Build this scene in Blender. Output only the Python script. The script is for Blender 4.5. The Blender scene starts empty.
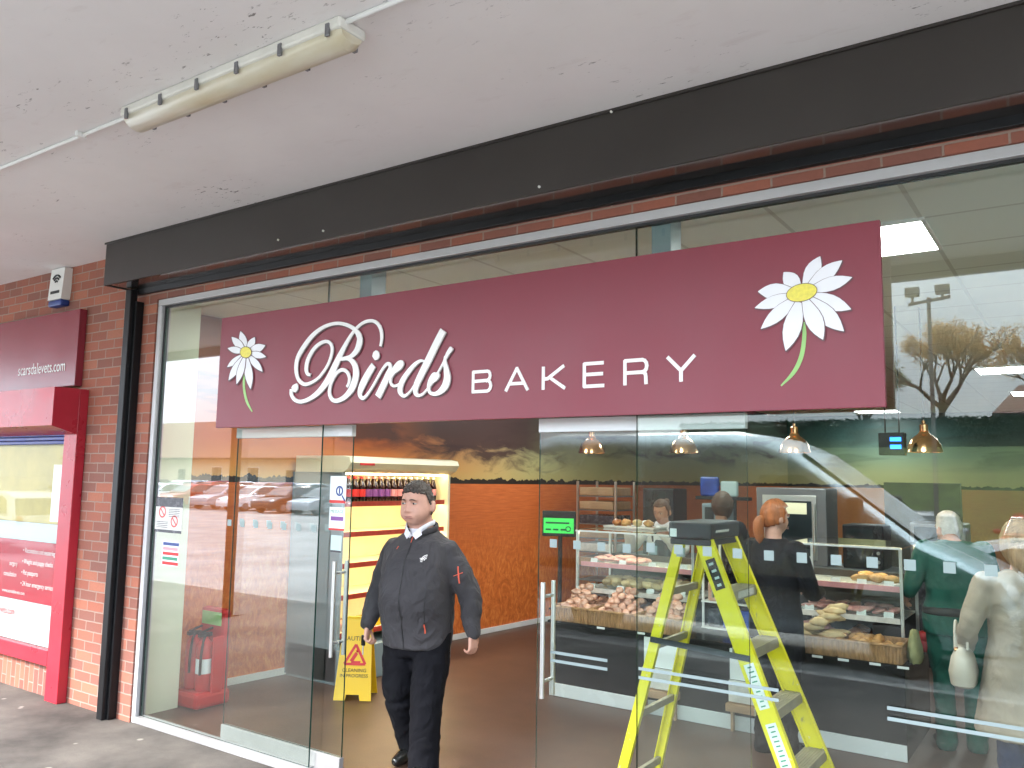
import bpy, bmesh, math, random
from mathutils import Vector, Matrix, noise as mnoise
from math import sin, cos, pi, radians
random.seed(7)
S = bpy.context.scene
COL = S.collection
V = Vector

# ------------------------------------------------------------------ camera geometry
RX = V((.8241, -.0496, -.5651)); RY = V((.5663, .1016, .8179)); RZ = V((.0168, -.9936, .1118))
CAM = V((0, -3.59, 1.78)); FPX = 831.0
def ray(px, py):
    d = V((px-512, py-384, FPX)); return V((RX.dot(d), RY.dot(d), RZ.dot(d)))
def aty(px, py, y):
    d = ray(px, py); return CAM + d*((y-CAM.y)/d.y)
def atz(px, py, z=0.0):
    d = ray(px, py); return CAM + d*((z-CAM.z)/d.z)

# ------------------------------------------------------------------ materials
def newmat(name):
    m = bpy.data.materials.new(name); m.use_nodes = True
    nt = m.node_tree; b = nt.nodes['Principled BSDF']
    return m, nt, b
def N(nt, t, **kw):
    n = nt.nodes.new(t)
    for k, v in kw.items(): setattr(n, k, v)
    return n
def col4(c): return (c[0], c[1], c[2], 1)
def mixc(nt, fac, a, b, mode='MIX'):
    n = N(nt, 'ShaderNodeMix', data_type='RGBA', blend_type=mode)
    for s, v in ((0, fac), (6, a), (7, b)):
        if isinstance(v, bpy.types.NodeSocket): nt.links.new(v, n.inputs[s])
        elif isinstance(v, (int, float)): n.inputs[s].default_value = v
        else: n.inputs[s].default_value = col4(v)
    return n.outputs[2]
def math_(nt, op, a, b=None, c=None, clamp=False):
    n = N(nt, 'ShaderNodeMath', operation=op, use_clamp=clamp)
    for i, v in enumerate((a, b, c)):
        if v is None: continue
        if isinstance(v, bpy.types.NodeSocket): nt.links.new(v, n.inputs[i])
        else: n.inputs[i].default_value = v
    return n.outputs[0]
def ramp(nt, src, stops, interp='LINEAR'):
    n = N(nt, 'ShaderNodeValToRGB'); cr = n.color_ramp; cr.interpolation = interp
    while len(cr.elements) < len(stops): cr.elements.new(.5)
    for e, (p, c) in zip(cr.elements, stops):
        e.position = p; e.color = col4(c) if not isinstance(c, (int, float)) else (c, c, c, 1)
    nt.links.new(src, n.inputs[0]); return n.outputs[0]
def coords(nt, world=False):
    if world:
        return N(nt, 'ShaderNodeNewGeometry').outputs['Position']
    return N(nt, 'ShaderNodeTexCoord').outputs['Object']
def mapping(nt, vec, scale=(1, 1, 1), loc=(0, 0, 0), rot=(0, 0, 0)):
    n = N(nt, 'ShaderNodeMapping'); nt.links.new(vec, n.inputs[0])
    n.inputs['Scale'].default_value = scale; n.inputs['Location'].default_value = loc; n.inputs['Rotation'].default_value = rot
    return n.outputs[0]
def noise(nt, vec, scale, detail=4, rough=.55, dist=0):
    n = N(nt, 'ShaderNodeTexNoise'); nt.links.new(vec, n.inputs['Vector'])
    n.inputs['Scale'].default_value = scale; n.inputs['Detail'].default_value = detail
    n.inputs['Roughness'].default_value = rough; n.inputs['Distortion'].default_value = dist
    return n.outputs['Fac']
def bump(nt, b, h, strength=.3, dist=.01):
    n = N(nt, 'ShaderNodeBump'); n.inputs['Strength'].default_value = strength; n.inputs['Distance'].default_value = dist
    nt.links.new(h, n.inputs['Height']); nt.links.new(n.outputs[0], b.inputs['Normal'])
def mat(name, c, rough=.5, metal=0, var=.12, scale=9, bmp=0, bscale=None, world=False, spec=None, sheen=0, stretch=(1, 1, 1), detail=4):
    m, nt, b = newmat(name)
    co = mapping(nt, coords(nt, world), stretch)
    n = noise(nt, co, scale, detail)
    lo = [max(0, x*(1-var)) for x in c]; hi = [min(1, x*(1+var)) for x in c]
    nt.links.new(ramp(nt, n, [(.3, lo), (.7, hi)]), b.inputs['Base Color'])
    b.inputs['Roughness'].default_value = rough; b.inputs['Metallic'].default_value = metal
    if spec is not None: b.inputs['Specular IOR Level'].default_value = spec
    if sheen: b.inputs['Sheen Weight'].default_value = sheen
    r = math_(nt, 'MULTIPLY_ADD', n, .25, rough-.12, clamp=True); nt.links.new(r, b.inputs['Roughness'])
    if bmp:
        bump(nt, b, noise(nt, co, bscale or scale*4, 5), bmp, .01)
    return m
def emit(name, c, s):
    m, nt, b = newmat(name)
    b.inputs['Base Color'].default_value = col4(c); b.inputs['Emission Color'].default_value = col4(c)
    b.inputs['Emission Strength'].default_value = s
    return m
def glassmat(name, tint=(.93, .965, .945), refl=1.9, rough=0.0, f0=None):
    m = bpy.data.materials.new(name); m.use_nodes = True; nt = m.node_tree
    nt.nodes.clear()
    out = N(nt, 'ShaderNodeOutputMaterial'); mx = N(nt, 'ShaderNodeMixShader')
    tr = N(nt, 'ShaderNodeBsdfTransparent'); gl = N(nt, 'ShaderNodeBsdfGlossy')
    tr.inputs[0].default_value = col4(tint); gl.inputs['Roughness'].default_value = rough
    fr = N(nt, 'ShaderNodeFresnel'); fr.inputs['IOR'].default_value = 1.52
    ge = N(nt, 'ShaderNodeNewGeometry')
    front = math_(nt, 'SUBTRACT', 1.0, ge.outputs['Backfacing'])
    f = math_(nt, 'MULTIPLY', fr.outputs[0], refl, clamp=True)
    f = math_(nt, 'MULTIPLY', f, front)
    # very slight waviness of the pane
    co = coords(nt, True); h = noise(nt, co, 1.1, 2)
    bp = N(nt, 'ShaderNodeBump'); bp.inputs['Strength'].default_value = .10; bp.inputs['Distance'].default_value = .0018
    nt.links.new(h, bp.inputs['Height']); nt.links.new(bp.outputs[0], gl.inputs['Normal'])
    nt.links.new(f, mx.inputs[0]); nt.links.new(tr.outputs[0], mx.inputs[1]); nt.links.new(gl.outputs[0], mx.inputs[2])
    nt.links.new(mx.outputs[0], out.inputs[0])
    return m
def brickmat(name, soldier=False, tint=1.0):
    m, nt, b = newmat(name)
    p = coords(nt, True)
    sep = N(nt, 'ShaderNodeSeparateXYZ'); nt.links.new(p, sep.inputs[0])
    cmb = N(nt, 'ShaderNodeCombineXYZ')
    xy = math_(nt, 'ADD', sep.outputs[0], sep.outputs[1])
    zz = math_(nt, 'ADD', sep.outputs[2], .035)
    if soldier:
        nt.links.new(zz, cmb.inputs[0]); nt.links.new(xy, cmb.inputs[1])
    else:
        nt.links.new(xy, cmb.inputs[0]); nt.links.new(zz, cmb.inputs[1])
    # small wobble so joints are not ruler straight
    nz = N(nt, 'ShaderNodeTexNoise'); nt.links.new(p, nz.inputs['Vector']); nz.inputs['Scale'].default_value = 14
    sc = N(nt, 'ShaderNodeVectorMath', operation='SCALE'); nt.links.new(nz.outputs['Color'], sc.inputs[0]); sc.inputs['Scale'].default_value = .006
    ad = N(nt, 'ShaderNodeVectorMath', operation='ADD'); nt.links.new(cmb.outputs[0], ad.inputs[0]); nt.links.new(sc.outputs[0], ad.inputs[1])
    br = N(nt, 'ShaderNodeTexBrick'); nt.links.new(ad.outputs[0], br.inputs['Vector'])
    br.inputs['Scale'].default_value = 1; br.inputs['Brick Width'].default_value = .225; br.inputs['Row Height'].default_value = .075
    br.inputs['Mortar Size'].default_value = .0055; br.inputs['Mortar Smooth'].default_value = .25; br.inputs['Bias'].default_value = -.15
    br.inputs['Color1'].default_value = (0, 0, 0, 1); br.inputs['Color2'].default_value = (1, 1, 1, 1); br.inputs['Mortar'].default_value = (.5, .5, .5, 1)
    t = tint
    tone = ramp(nt, br.outputs['Color'], [(0, (.25*t, .095*t, .068*t)), (.3, (.33*t, .105*t, .065*t)), (.65, (.40*t, .125*t, .075*t)), (1, (.50*t, .19*t, .11*t))])
    n1 = noise(nt, p, 60, 5); n2 = noise(nt, p, 1.7, 4)
    tone = mixc(nt, math_(nt, 'MULTIPLY', n1, .5), tone, (.16, .07, .055))
    tone = mixc(nt, math_(nt, 'MULTIPLY', ramp(nt, n2, [(.45, 0.0), (.75, 1.0)]), .35), tone, (.17, .11, .10))
    c = mixc(nt, br.outputs['Fac'], tone, mixc(nt, n1, (.36, .25, .20), (.26, .18, .15)))
    nt.links.new(c, b.inputs['Base Color']); b.inputs['Roughness'].default_value = .88
    h = math_(nt, 'SUBTRACT', math_(nt, 'MULTIPLY', n1, .35), br.outputs['Fac'])
    bump(nt, b, h, .55, .006)
    return m

M = {}
M['brick'] = brickmat('brick', tint=1.08); M['brick_soldier'] = brickmat('brick_soldier', True, .95)
def soffitmat():
    m, nt, b = newmat('soffit_paint'); p = coords(nt, True)
    base = ramp(nt, noise(nt, p, .9, 5, .6), [(.3, (.78, .755, .745)), (.7, (.86, .835, .825))])
    st = ramp(nt, noise(nt, mapping(nt, p, (2.2, 6, 1)), 2.0, 6, .6, .5), [(.6, 0.0), (.8, .35)])
    base = mixc(nt, st, base, (.60, .53, .50))
    # sparse dark specks (flakes and cobweb dirt), denser in loose clusters
    s1 = ramp(nt, noise(nt, mapping(nt, p, (16, 44, 1), rot=(0, 0, .5)), 1.0, 6, .68), [(.615, 0.0), (.655, 1.0)])
    cl = ramp(nt, noise(nt, p, 1.5, 4), [(.52, 0.0), (.64, 1.0)])
    spk = math_(nt, 'MULTIPLY', s1, cl)
    base = mixc(nt, math_(nt, 'MULTIPLY', spk, .85), base, (.12, .10, .09))
    nt.links.new(base, b.inputs['Base Color']); b.inputs['Roughness'].default_value = .8
    bump(nt, b, noise(nt, p, 35, 4), .12, .004); return m
M['soffit'] = soffitmat()
def pavemat():
    m, nt, b = newmat('pavement_concrete'); p = coords(nt, True)
    n1 = noise(nt, p, 1.3, 8, .62); n2 = noise(nt, p, 130, 3)
    c = ramp(nt, n1, [(.34, (.034, .029, .025)), (.5, (.088, .076, .067)), (.68, (.150, .132, .116))])
    c = mixc(nt, ramp(nt, n2, [(.35, .35), (.65, 0.0)]), c, (.05, .045, .042))
    gum = N(nt, 'ShaderNodeTexVoronoi'); nt.links.new(p, gum.inputs['Vector']); gum.inputs['Scale'].default_value = 3.4
    c = mixc(nt, ramp(nt, gum.outputs['Distance'], [(.05, .7), (.085, 0.0)]), c, (.30, .28, .25))
    nt.links.new(c, b.inputs['Base Color']); b.inputs['Roughness'].default_value = .85
    bump(nt, b, n2, .3, .004); return m
M['pave'] = pavemat()
M['asphalt'] = mat('asphalt', (.215, .212, .206), .85, var=.35, scale=.6, bmp=.3, bscale=80, world=True, detail=8)
M['kerb'] = mat('kerb_stone', (.30, .29, .27), .85, var=.2, scale=4, world=True)
M['lineWhite'] = mat('road_paint', (.7, .7, .68), .7, var=.2, scale=6, world=True)
M['shutter'] = mat('brown_powder_coat', (.031, .025, .022), .42, var=.10, scale=3, bmp=.04, bscale=160)
M['shutterGloss'] = mat('dark_gloss_panel', (.20, .185, .175), .10, metal=.9, var=.05, scale=3)
M['black'] = mat('black_metal', (.007, .007, .008), .4, var=.2, scale=4, spec=.25)
M['blackMatt'] = mat('black_matt', (.016, .016, .017), .6, var=.3, scale=12)
M['counterBlack'] = mat('black_counter_panel', (.010, .010, .011), .22, var=.1, scale=2, spec=.3)
M['alu'] = mat('silver_frame', (.50, .49, .50), .42, metal=.2, var=.06, scale=4, stretch=(.3, .3, 3))
M['sill'] = mat('toned_down_sill', (.27, .265, .27), .5, metal=.2, var=.1, scale=5)  # frame silver painted darker to offset the sky light on low rails
M['steel'] = mat('brushed_steel', (.60, .60, .59), .32, metal=.9, var=.03, scale=2)
M['darksteel'] = mat('dull_steel', (.22, .22, .23), .42, metal=.6, var=.05, scale=2)
M['white'] = mat('white_plastic', (.78, .78, .76), .4, var=.03, scale=4)
M['whiteGloss'] = mat('white_rail', (.62, .65, .65), .25, var=.03, scale=3)
M['cream'] = mat('cream_paint', (.70, .72, .55), .6, var=.04, scale=2)
M['oldwhite'] = mat('aged_white_plastic', (.72, .70, .64), .45, var=.08, scale=6)
def diffm():
    m, nt, b = newmat('yellowed_diffuser'); p = coords(nt, True)
    c = ramp(nt, noise(nt, mapping(nt, p, (1, 3, 3)), 2.2, 5), [(.3, (.66, .56, .36)), (.65, (.80, .76, .64))])
    nt.links.new(c, b.inputs['Base Color']); b.inputs['Roughness'].default_value = .3
    b.inputs['Transmission Weight'].default_value = .15; return m
M['diffuser'] = diffm()
M['vetMaroon'] = mat('maroon_gloss_board', (.235, .028, .045), .2, var=.05, scale=2)
M['vetRed'] = mat('red_gloss_paint', (.42, .022, .04), .3, var=.10, scale=3)
M['vetRedVinyl'] = mat('red_vinyl', (.42, .014, .035), .2, var=.05, scale=3)
M['maroon'] = mat('maroon_sign', (.225, .034, .053), .40, var=.03, scale=2, spec=.45)
M['maroonSeam'] = mat('maroon_seam', (.205, .030, .047), .45)
M['letterWhite'] = mat('white_letter', (.88, .87, .85), .35, var=.02, scale=4)
M['letterEdge'] = mat('dark_letter_edge', (.10, .05, .055), .5)
M['petal'] = mat('white_petal_print', (.84, .84, .88), .4, var=.03, scale=8)
M['petalEdge'] = mat('petal_outline', (.13, .06, .07), .5)
M['yolk'] = mat('yellow_flower_centre', (.82, .72, .10), .4, var=.12, scale=60)
M['stem'] = mat('green_stem_print', (.30, .55, .17), .4, var=.2, scale=8)
M['blue'] = mat('blue_shutter', (.015, .03, .19), .4, var=.1)
M['navy'] = mat('navy_print', (.02, .05, .22), .4)
M['posterYellow'] = mat('yellow_poster', (.50, .40, .13), .5, var=.15, scale=3)
M['paper'] = mat('white_paper', (.80, .84, .84), .5, var=.03, scale=3)
M['paperTeal'] = mat('pale_vinyl', (.50, .62, .63), .4, var=.03, scale=3)
M['red'] = mat('red_plastic', (.50, .018, .018), .35, var=.1, scale=5)
M['redprint'] = mat('red_print', (.60, .03, .03), .5)
M['orange'] = mat('orange_zip', (.75, .12, .06), .5)
M['greenprint'] = mat('green_print', (.04, .28, .16), .5)
M['purpleprint'] = mat('purple_print', (.22, .07, .30), .5)
M['pinkprint'] = mat('pink_print', (.72, .30, .33), .5)
M['yellow'] = mat('yellow_fibreglass', (.80, .70, .008), .38, var=.08, scale=5)
M['yellowSign'] = mat('yellow_sign_plastic', (.78, .48, .012), .4, var=.05, scale=4)
def scuffed():
    m, nt, b = newmat('yellow_fibreglass'); p = coords(nt)
    c = ramp(nt, noise(nt, p, 4, 4), [(.3, (.76, .66, .008)), (.7, (.82, .72, .010))])
    sc = ramp(nt, noise(nt, mapping(nt, p, (26, 26, 7)), 2.0, 6, .65), [(.60, 0.0), (.70, .65)])
    c = mixc(nt, sc, c, (.30, .27, .14))
    d = ramp(nt, noise(nt, mapping(nt, p, (60, 60, 60)), 1.0, 2), [(.70, 0.0), (.74, .8)])
    c = mixc(nt, d, c, (.70, .68, .60))
    nt.links.new(c, b.inputs['Base Color']); b.inputs['Roughness'].default_value = .45; bump(nt, b, noise(nt, mapping(nt, p, (120, 120, 6)), 1, 3), .1, .003); return m
M['yellow'] = scuffed()
M['ladderCap'] = mat('dark_blue_cap', (.018, .024, .034), .45, var=.2, scale=8)
M['tread'] = mat('ribbed_aluminium', (.42, .38, .30), .45, metal=.5, var=.15, scale=12)
M['glass'] = glassmat('shop_glass', refl=2.8)
M['vetglass'] = glassmat('red_shop_glass', (.96, .97, .96), .55)
M['doorglass'] = glassmat('door_glass', (.94, .97, .955), 1.3)
M['cabinetglass'] = glassmat('cabinet_glass', (.95, .97, .96), 1.4)
M['glassEdge'] = mat('glass_edge', (.012, .05, .04), .2)
M['vinylDot'] = mat('frosted_vinyl', (.27, .34, .33), .6, var=.03)
M['vinylStripe'] = mat('silver_vinyl', (.24, .30, .31), .5, var=.03)
M['led'] = emit('led_panel', (.96, 1, .98), 4.0)
M['warmled'] = emit('warm_strip', (1, .80, .48), 3.2)
M['lampglow'] = emit('lamp_bulb', (1, .66, .3), 8)
M['copper'] = mat('copper_shade', (.86, .50, .26), .17, metal=1, var=.06, scale=6)
M['cable'] = mat('dark_flex', (.02, .02, .02), .5)
M['screen'] = emit('till_screen_green', (.05, .62, .10), .07)
M['screenDark'] = emit('till_screen_dark', (.01, .06, .03), .05)
M['bluedigits'] = emit('blue_digits', (.03, .22, 1), .5)
M['chillerIn'] = mat('cream_chiller_lining', (.85, .80, .58), .4, var=.08, scale=3)
M['chillerOut'] = mat('grey_blue_panel', (.23, .30, .33), .4, var=.05, scale=2)
M['chillerCap'] = mat('cream_chiller_top', (.82, .76, .54), .35, var=.05, scale=2)
M['redstrip'] = mat('red_price_strip', (.42, .05, .03), .4, var=.25, scale=12)
M['whitestrip'] = mat('pale_price_strip', (.62, .60, .56), .4, var=.15, scale=20)
M['wicker'] = mat('wicker', (.33, .19, .085), .7, var=.35, scale=40, bmp=.6, bscale=90, stretch=(1, 1, .3))
M['wood'] = mat('pale_wood', (.36, .22, .12), .55, var=.2, scale=6, stretch=(1, 6, 6))
def bread(name, a, b_, rough=.5):
    m, nt, b = newmat(name); p = coords(nt)
    oi = N(nt, 'ShaderNodeObjectInfo')
    c = ramp(nt, noise(nt, p, 14, 4), [(.3, a), (.7, b_)])
    hs = N(nt, 'ShaderNodeHueSaturation'); nt.links.new(c, hs.inputs['Color'])
    nt.links.new(math_(nt, 'MULTIPLY_ADD', oi.outputs['Random'], .7, .65), hs.inputs['Value'])
    nt.links.new(hs.outputs[0], b.inputs['Base Color']); b.inputs['Roughness'].default_value = rough
    bump(nt, b, noise(nt, p, 60, 4), .4, .005); return m
M['bun'] = bread('golden_crust', (.30, .13, .035), (.62, .38, .15))
M['bagged'] = bread('bagged_rolls', (.46, .20, .12), (.76, .52, .40), .12)
M['pale'] = bread('pale_loaf', (.55, .40, .20), (.75, .60, .34))
M['pastry'] = bread('dark_pastry', (.20, .06, .02), (.48, .20, .06), .3)
M['pinkcake'] = bread('pink_iced_cake', (.55, .20, .20), (.70, .42, .36), .3)
M['yellowpack'] = mat('yellow_packet', (.75, .50, .03), .25, var=.1)
M['bluepack'] = mat('blue_packet', (.02, .06, .35), .25, var=.3)
M['darkpack'] = mat('dark_packet', (.05, .05, .06), .25, var=.6, scale=20)
M['cabback'] = mat('cabinet_back', (.045, .032, .024), .35, var=.05, scale=2)
M['oliveboard'] = mat('olive_board', (.075, .07, .045), .6, var=.08, scale=3)
M['olivebag'] = mat('olive_cloth', (.27, .28, .12), .7, var=.25, scale=8)
M['cola'] = mat('dark_cola', (.02, .006, .006), .08, var=.2)
M['skin'] = mat('skin', (.60, .33, .25), .5, var=.10, scale=18, bmp=.06, bscale=120)
M['skinTan'] = mat('skin_warm', (.52, .27, .18), .5, var=.10, scale=18)
M['lips'] = mat('lips', (.46, .21, .18), .5)
M['eyewhite'] = mat('eye_white', (.60, .57, .54), .25); M['iris'] = mat('eye_iris', (.03, .035, .04), .2)
M['hairGrey'] = mat('short_brown_grey_hair', (.045, .034, .027), .6, var=.5, scale=40, bmp=.5, bscale=120, stretch=(1, 1, .4))
M['hairGinger'] = mat('ginger_hair', (.36, .11, .03), .45, var=.35, scale=30, bmp=.6, bscale=90, stretch=(1, 1, .2))
M['hairBlonde'] = mat('light_brown_hair', (.34, .22, .12), .45, var=.35, scale=30, bmp=.6, bscale=90, stretch=(1, 1, .2))
M['hairWhite'] = mat('white_hair', (.55, .53, .48), .5, var=.15, scale=30, bmp=.6, bscale=90)
M['hairBrown'] = mat('dark_brown_hair', (.10, .05, .028), .5, var=.3, scale=30, bmp=.6, bscale=90)
def cloth(name, c, folds=.5, fscale=7, weave=.15, rough=.8, sheen=.05, var=.14):
    m, nt, b = newmat(name); p = coords(nt)
    c1 = ramp(nt, noise(nt, p, 5, 5), [(.3, [x*(1-var) for x in c]), (.7, [x*(1+var) for x in c])])
    nt.links.new(c1, b.inputs['Base Color']); b.inputs['Roughness'].default_value = rough; b.inputs['Sheen Weight'].default_value = sheen; b.inputs['Specular IOR Level'].default_value = .18
    h = math_(nt, 'MULTIPLY_ADD', noise(nt, p, 420, 2), weave*.05, noise(nt, mapping(nt, p, (1, 1, .75), rot=(.4, .5, 0)), fscale, 3, .5, 1.2))
    bump(nt, b, h, folds, .03); return m
M['jacket'] = cloth('charcoal_softshell', (.050, .047, .051), 1.0, 7, rough=.75)
M['trouser'] = cloth('black_trousers', (.0055, .0055, .008), 1.0, 6, rough=.9, sheen=0)
M['shirt'] = cloth('white_shirt', (.72, .72, .78), .2, 8, sheen=0)
M['leather'] = mat('black_leather', (.01, .01, .01), .28, var=.2)
M['blackcloth'] = cloth('black_coat', (.006, .006, .009), .8, 7, sheen=0)
M['greencloth'] = cloth('dark_green_uniform', (.012, .085, .062), .5, 6)
M['beige'] = cloth('beige_wool_coat', (.33, .275, .215), .6, 5)
M['denim'] = cloth('navy_trousers', (.03, .04, .085), .4, 8)
M['bag'] = mat('cream_leather', (.55, .50, .42), .4, var=.08, scale=6, bmp=.1, bscale=30)
M['vanGrey'] = mat('dark_van_paint', (.60, .66, .67), .24, metal=.97, var=.04, scale=2)
M['windscreen'] = mat('sky_painted_windscreen', (.74, .80, .82), .1, metal=.5, var=.04, scale=2)  # sky's reflection painted in as a pale, half-diffuse base colour
M['vanRoof'] = M['vanGrey']
M['carWhite'] = mat('white_car_paint', (.75, .76, .77), .15, var=.02, scale=2)
M['carSilver'] = mat('silver_car_paint', (.36, .37, .39), .2, metal=.4, var=.05, scale=2)
M['carRed'] = mat('red_car_paint', (.30, .02, .02), .15, var=.05, scale=2)
M['carBlue'] = mat('dark_blue_car_paint', (.03, .05, .12), .15, var=.05, scale=2)
M['carBlack'] = mat('black_car_paint', (.012, .012, .014), .12, var=.1, scale=2)
def carglass():
    m, nt, b = newmat('car_glass'); p = coords(nt)
    nt.links.new(ramp(nt, noise(nt, p, 1.2, 3), [(.4, (.012, .018, .02)), (.7, (.05, .065, .07))]), b.inputs['Base Color'])
    b.inputs['Roughness'].default_value = .04; b.inputs['Specular IOR Level'].default_value = .8; return m
M['carglass'] = carglass()
M['tyre'] = mat('tyre_rubber', (.015, .015, .015), .8); M['headlamp'] = mat('headlamp_lens', (.6, .62, .62), .1, metal=.5)
M['taillamp'] = mat('tail_lamp_lens', (.35, .01, .01), .15)
M['postbrown'] = mat('galvanised_post', (.16, .14, .12), .5, metal=.4, var=.2)
M['grass'] = mat('bank_grass', (.085, .115, .035), .9, var=.4, scale=3, world=True, bmp=.4, bscale=30)
M['hedge'] = mat('hedge_leaf', (.022, .045, .020), .7, var=.5, scale=8)
M['leafBrown'] = mat('autumn_leaf', (.44, .24, .08), .7, var=.4, scale=4)
M['leafOlive'] = mat('dull_leaf', (.09, .09, .03), .7, var=.4, scale=4)
def leafmat(name, c):
    m, nt, b = newmat(name); p = coords(nt, True)
    cc = ramp(nt, noise(nt, p, 5, 3), [(.3, [x*.65 for x in c]), (.7, [min(1, x*1.3) for x in c])])
    nt.links.new(cc, b.inputs['Base Color']); b.inputs['Roughness'].default_value = .7
    tr = N(nt, 'ShaderNodeBsdfTranslucent'); nt.links.new(cc, tr.inputs[0]); mx = N(nt, 'ShaderNodeMixShader'); mx.inputs[0].default_value = .5
    nt.links.new(b.outputs[0], mx.inputs[1]); nt.links.new(tr.outputs[0], mx.inputs[2]); nt.links.new(mx.outputs[0], nt.nodes['Material Output'].inputs[0]); return m
M['leafBrown'] = leafmat('autumn_leaf', (.58, .36, .15)); M['leafOlive'] = leafmat('dull_leaf', (.16, .15, .05))
M['bark'] = mat('bark', (.075, .058, .042), .9, var=.4, scale=14, bmp=.5)
M['roofTile'] = mat('brown_roof_tiles', (.15, .07, .05), .8, var=.3, scale=8, stretch=(.4, .4, 3), world=True)
M['render'] = mat('cream_render', (.50, .42, .31), .8, var=.12, scale=1.5, world=True)
def ceilmat():
    m, nt, b = newmat('ceiling_tiles'); p = coords(nt, True)
    br = N(nt, 'ShaderNodeTexBrick'); nt.links.new(mapping(nt, p, loc=(.02, -.27, 0)), br.inputs['Vector'])
    br.offset = 0; br.inputs['Scale'].default_value = 1; br.inputs['Brick Width'].default_value = .6; br.inputs['Row Height'].default_value = .6
    br.inputs['Mortar Size'].default_value = .012; br.inputs['Color1'].default_value = (.82, .90, .86, 1); br.inputs['Color2'].default_value = (.85, .92, .88, 1)
    br.inputs['Mortar'].default_value = (.60, .66, .62, 1)
    nt.links.new(mixc(nt, math_(nt, 'MULTIPLY', noise(nt, p, 90, 3), .12), br.outputs['Color'], (.35, .35, .30)), b.inputs['Base Color'])
    b.inputs['Roughness'].default_value = .85
    bump(nt, b, br.outputs['Fac'], .3, .004); return m
M['ceil'] = ceilmat()
def floormat():
    m, nt, b = newmat('brown_vinyl_floor'); p = coords(nt, True)
    c = ramp(nt, noise(nt, p, 3, 6), [(.3, (.058, .030, .020)), (.7, (.088, .048, .033))])
    c = mixc(nt, ramp(nt, noise(nt, p, 140, 2), [(.55, 0.0), (.75, .35)]), c, (.25, .17, .12))
    nt.links.new(c, b.inputs['Base Color']); b.inputs['Roughness'].default_value = .42; return m
M['floor'] = floormat()
def muralmat(name, axis, far=False):
    m, nt, b = newmat(name); p = coords(nt, True)
    sep = N(nt, 'ShaderNodeSeparateXYZ'); nt.links.new(p, sep.inputs[0])
    u = sep.outputs[axis]; z = sep.outputs[2]
    cu = N(nt, 'ShaderNodeCombineXYZ'); nt.links.new(u, cu.inputs[0]); nt.links.new(z, cu.inputs[1]); uv = cu.outputs[0]
    c1 = N(nt, 'ShaderNodeCombineXYZ'); nt.links.new(u, c1.inputs[0])
    tree = noise(nt, c1.outputs[0], 5, 5, .7)
    z0 = 1.70
    # sky
    zs = math_(nt, 'MULTIPLY_ADD', z, 1/1.3, -z0/1.3, clamp=True)     # 0 at horizon .. 1 at ceiling
    if far:
        sky = ramp(nt, zs, [(0, (.42, .38, .17)), (.2, (.36, .36, .18)), (.45, (.17, .24, .18)), (.75, (.06, .13, .13)), (1, (.03, .08, .09))])
    else:
        near = ramp(nt, zs, [(0, (.60, .34, .10)), (.12, (.66, .24, .05)), (.3, (.50, .12, .025)), (1, (.22, .06, .02))])
        olive = ramp(nt, zs, [(0, (.47, .38, .15)), (.2, (.36, .33, .15)), (.5, (.20, .22, .15)), (1, (.05, .10, .10))])
        f = math_(nt, 'MULTIPLY_ADD', u, 1/2.4, -2.7/2.4, clamp=True)
        sky = mixc(nt, f, near, olive)
    cl = ramp(nt, noise(nt, mapping(nt, uv, (.35, 1.6, 1), loc=(.55, .1, 0)), 2.2, 6, .55, .6), [(.50, 0.0), (.62, 1.0)])
    clz = ramp(nt, zs, [(.22, 0.0), (.34, 1.0)])
    sky = mixc(nt, math_(nt, 'MULTIPLY', math_(nt, 'MULTIPLY', cl, clz), .85 if not far else .5), sky, (.055, .022, .022) if not far else (.05, .07, .06))
    if not far:
        q1 = math_(nt, 'MULTIPLY_ADD', noise(nt, mapping(nt, uv, (.9, 2.6, 1)), 1.6, 6, .6, .8), 1.0, zs)
        side = math_(nt, 'MULTIPLY', ramp(nt, math_(nt, 'MULTIPLY', u, .1), [(.22, 0.0), (.34, 1.0)]), ramp(nt, math_(nt, 'MULTIPLY', u, .1), [(.50, 1.0), (.64, 0.0)]))
        sky = mixc(nt, math_(nt, 'MULTIPLY', ramp(nt, q1, [(.66, 0.0), (.82, 1.0)]), math_(nt, 'MULTIPLY', side, .93)), sky, (.040, .017, .020))
    # field
    zf = math_(nt, 'DIVIDE', z, z0, clamp=True)
    w1 = noise(nt, mapping(nt, uv, (4.2, 2.6, 1), rot=(0, 0, .35)), 1.3, 9, .66, 3.6)
    w2 = noise(nt, mapping(nt, uv, (20, 5, 1), rot=(0, 0, .18)), 1.2, 7, .6, 2.4)
    w = math_(nt, 'MULTIPLY_ADD', w1, .6, math_(nt, 'MULTIPLY', w2, .4))
    stalk = ramp(nt, w, [(.30, (.34, .062, .013)), (.5, (.66, .165, .034)), (.70, (.90, .36, .10))])
    farf = mixc(nt, ramp(nt, noise(nt, mapping(nt, uv, (3, 40, 1)), 1.5, 5), [(.3, 0.0), (.7, 1.0)]), (.50, .108, .026), (.66, .175, .046))
    if far: farf = mixc(nt, .6, farf, (.30, .20, .07)); stalk = mixc(nt, .6, stalk, (.30, .20, .07))
    fld = mixc(nt, ramp(nt, zf, [(.42, 0.0), (.78, 1.0)]), stalk, farf)
    top = math_(nt, 'MULTIPLY_ADD', tree, .22, z0-.055)
    isky = math_(nt, 'GREATER_THAN', z, top); ifld = math_(nt, 'LESS_THAN', z, z0)
    c = mixc(nt, isky, (.022, .014, .010), sky)
    c = mixc(nt, ifld, c, fld)
    nt.links.new(c, b.inputs['Base Color']); b.inputs['Roughness'].default_value = .45
    return m
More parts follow.
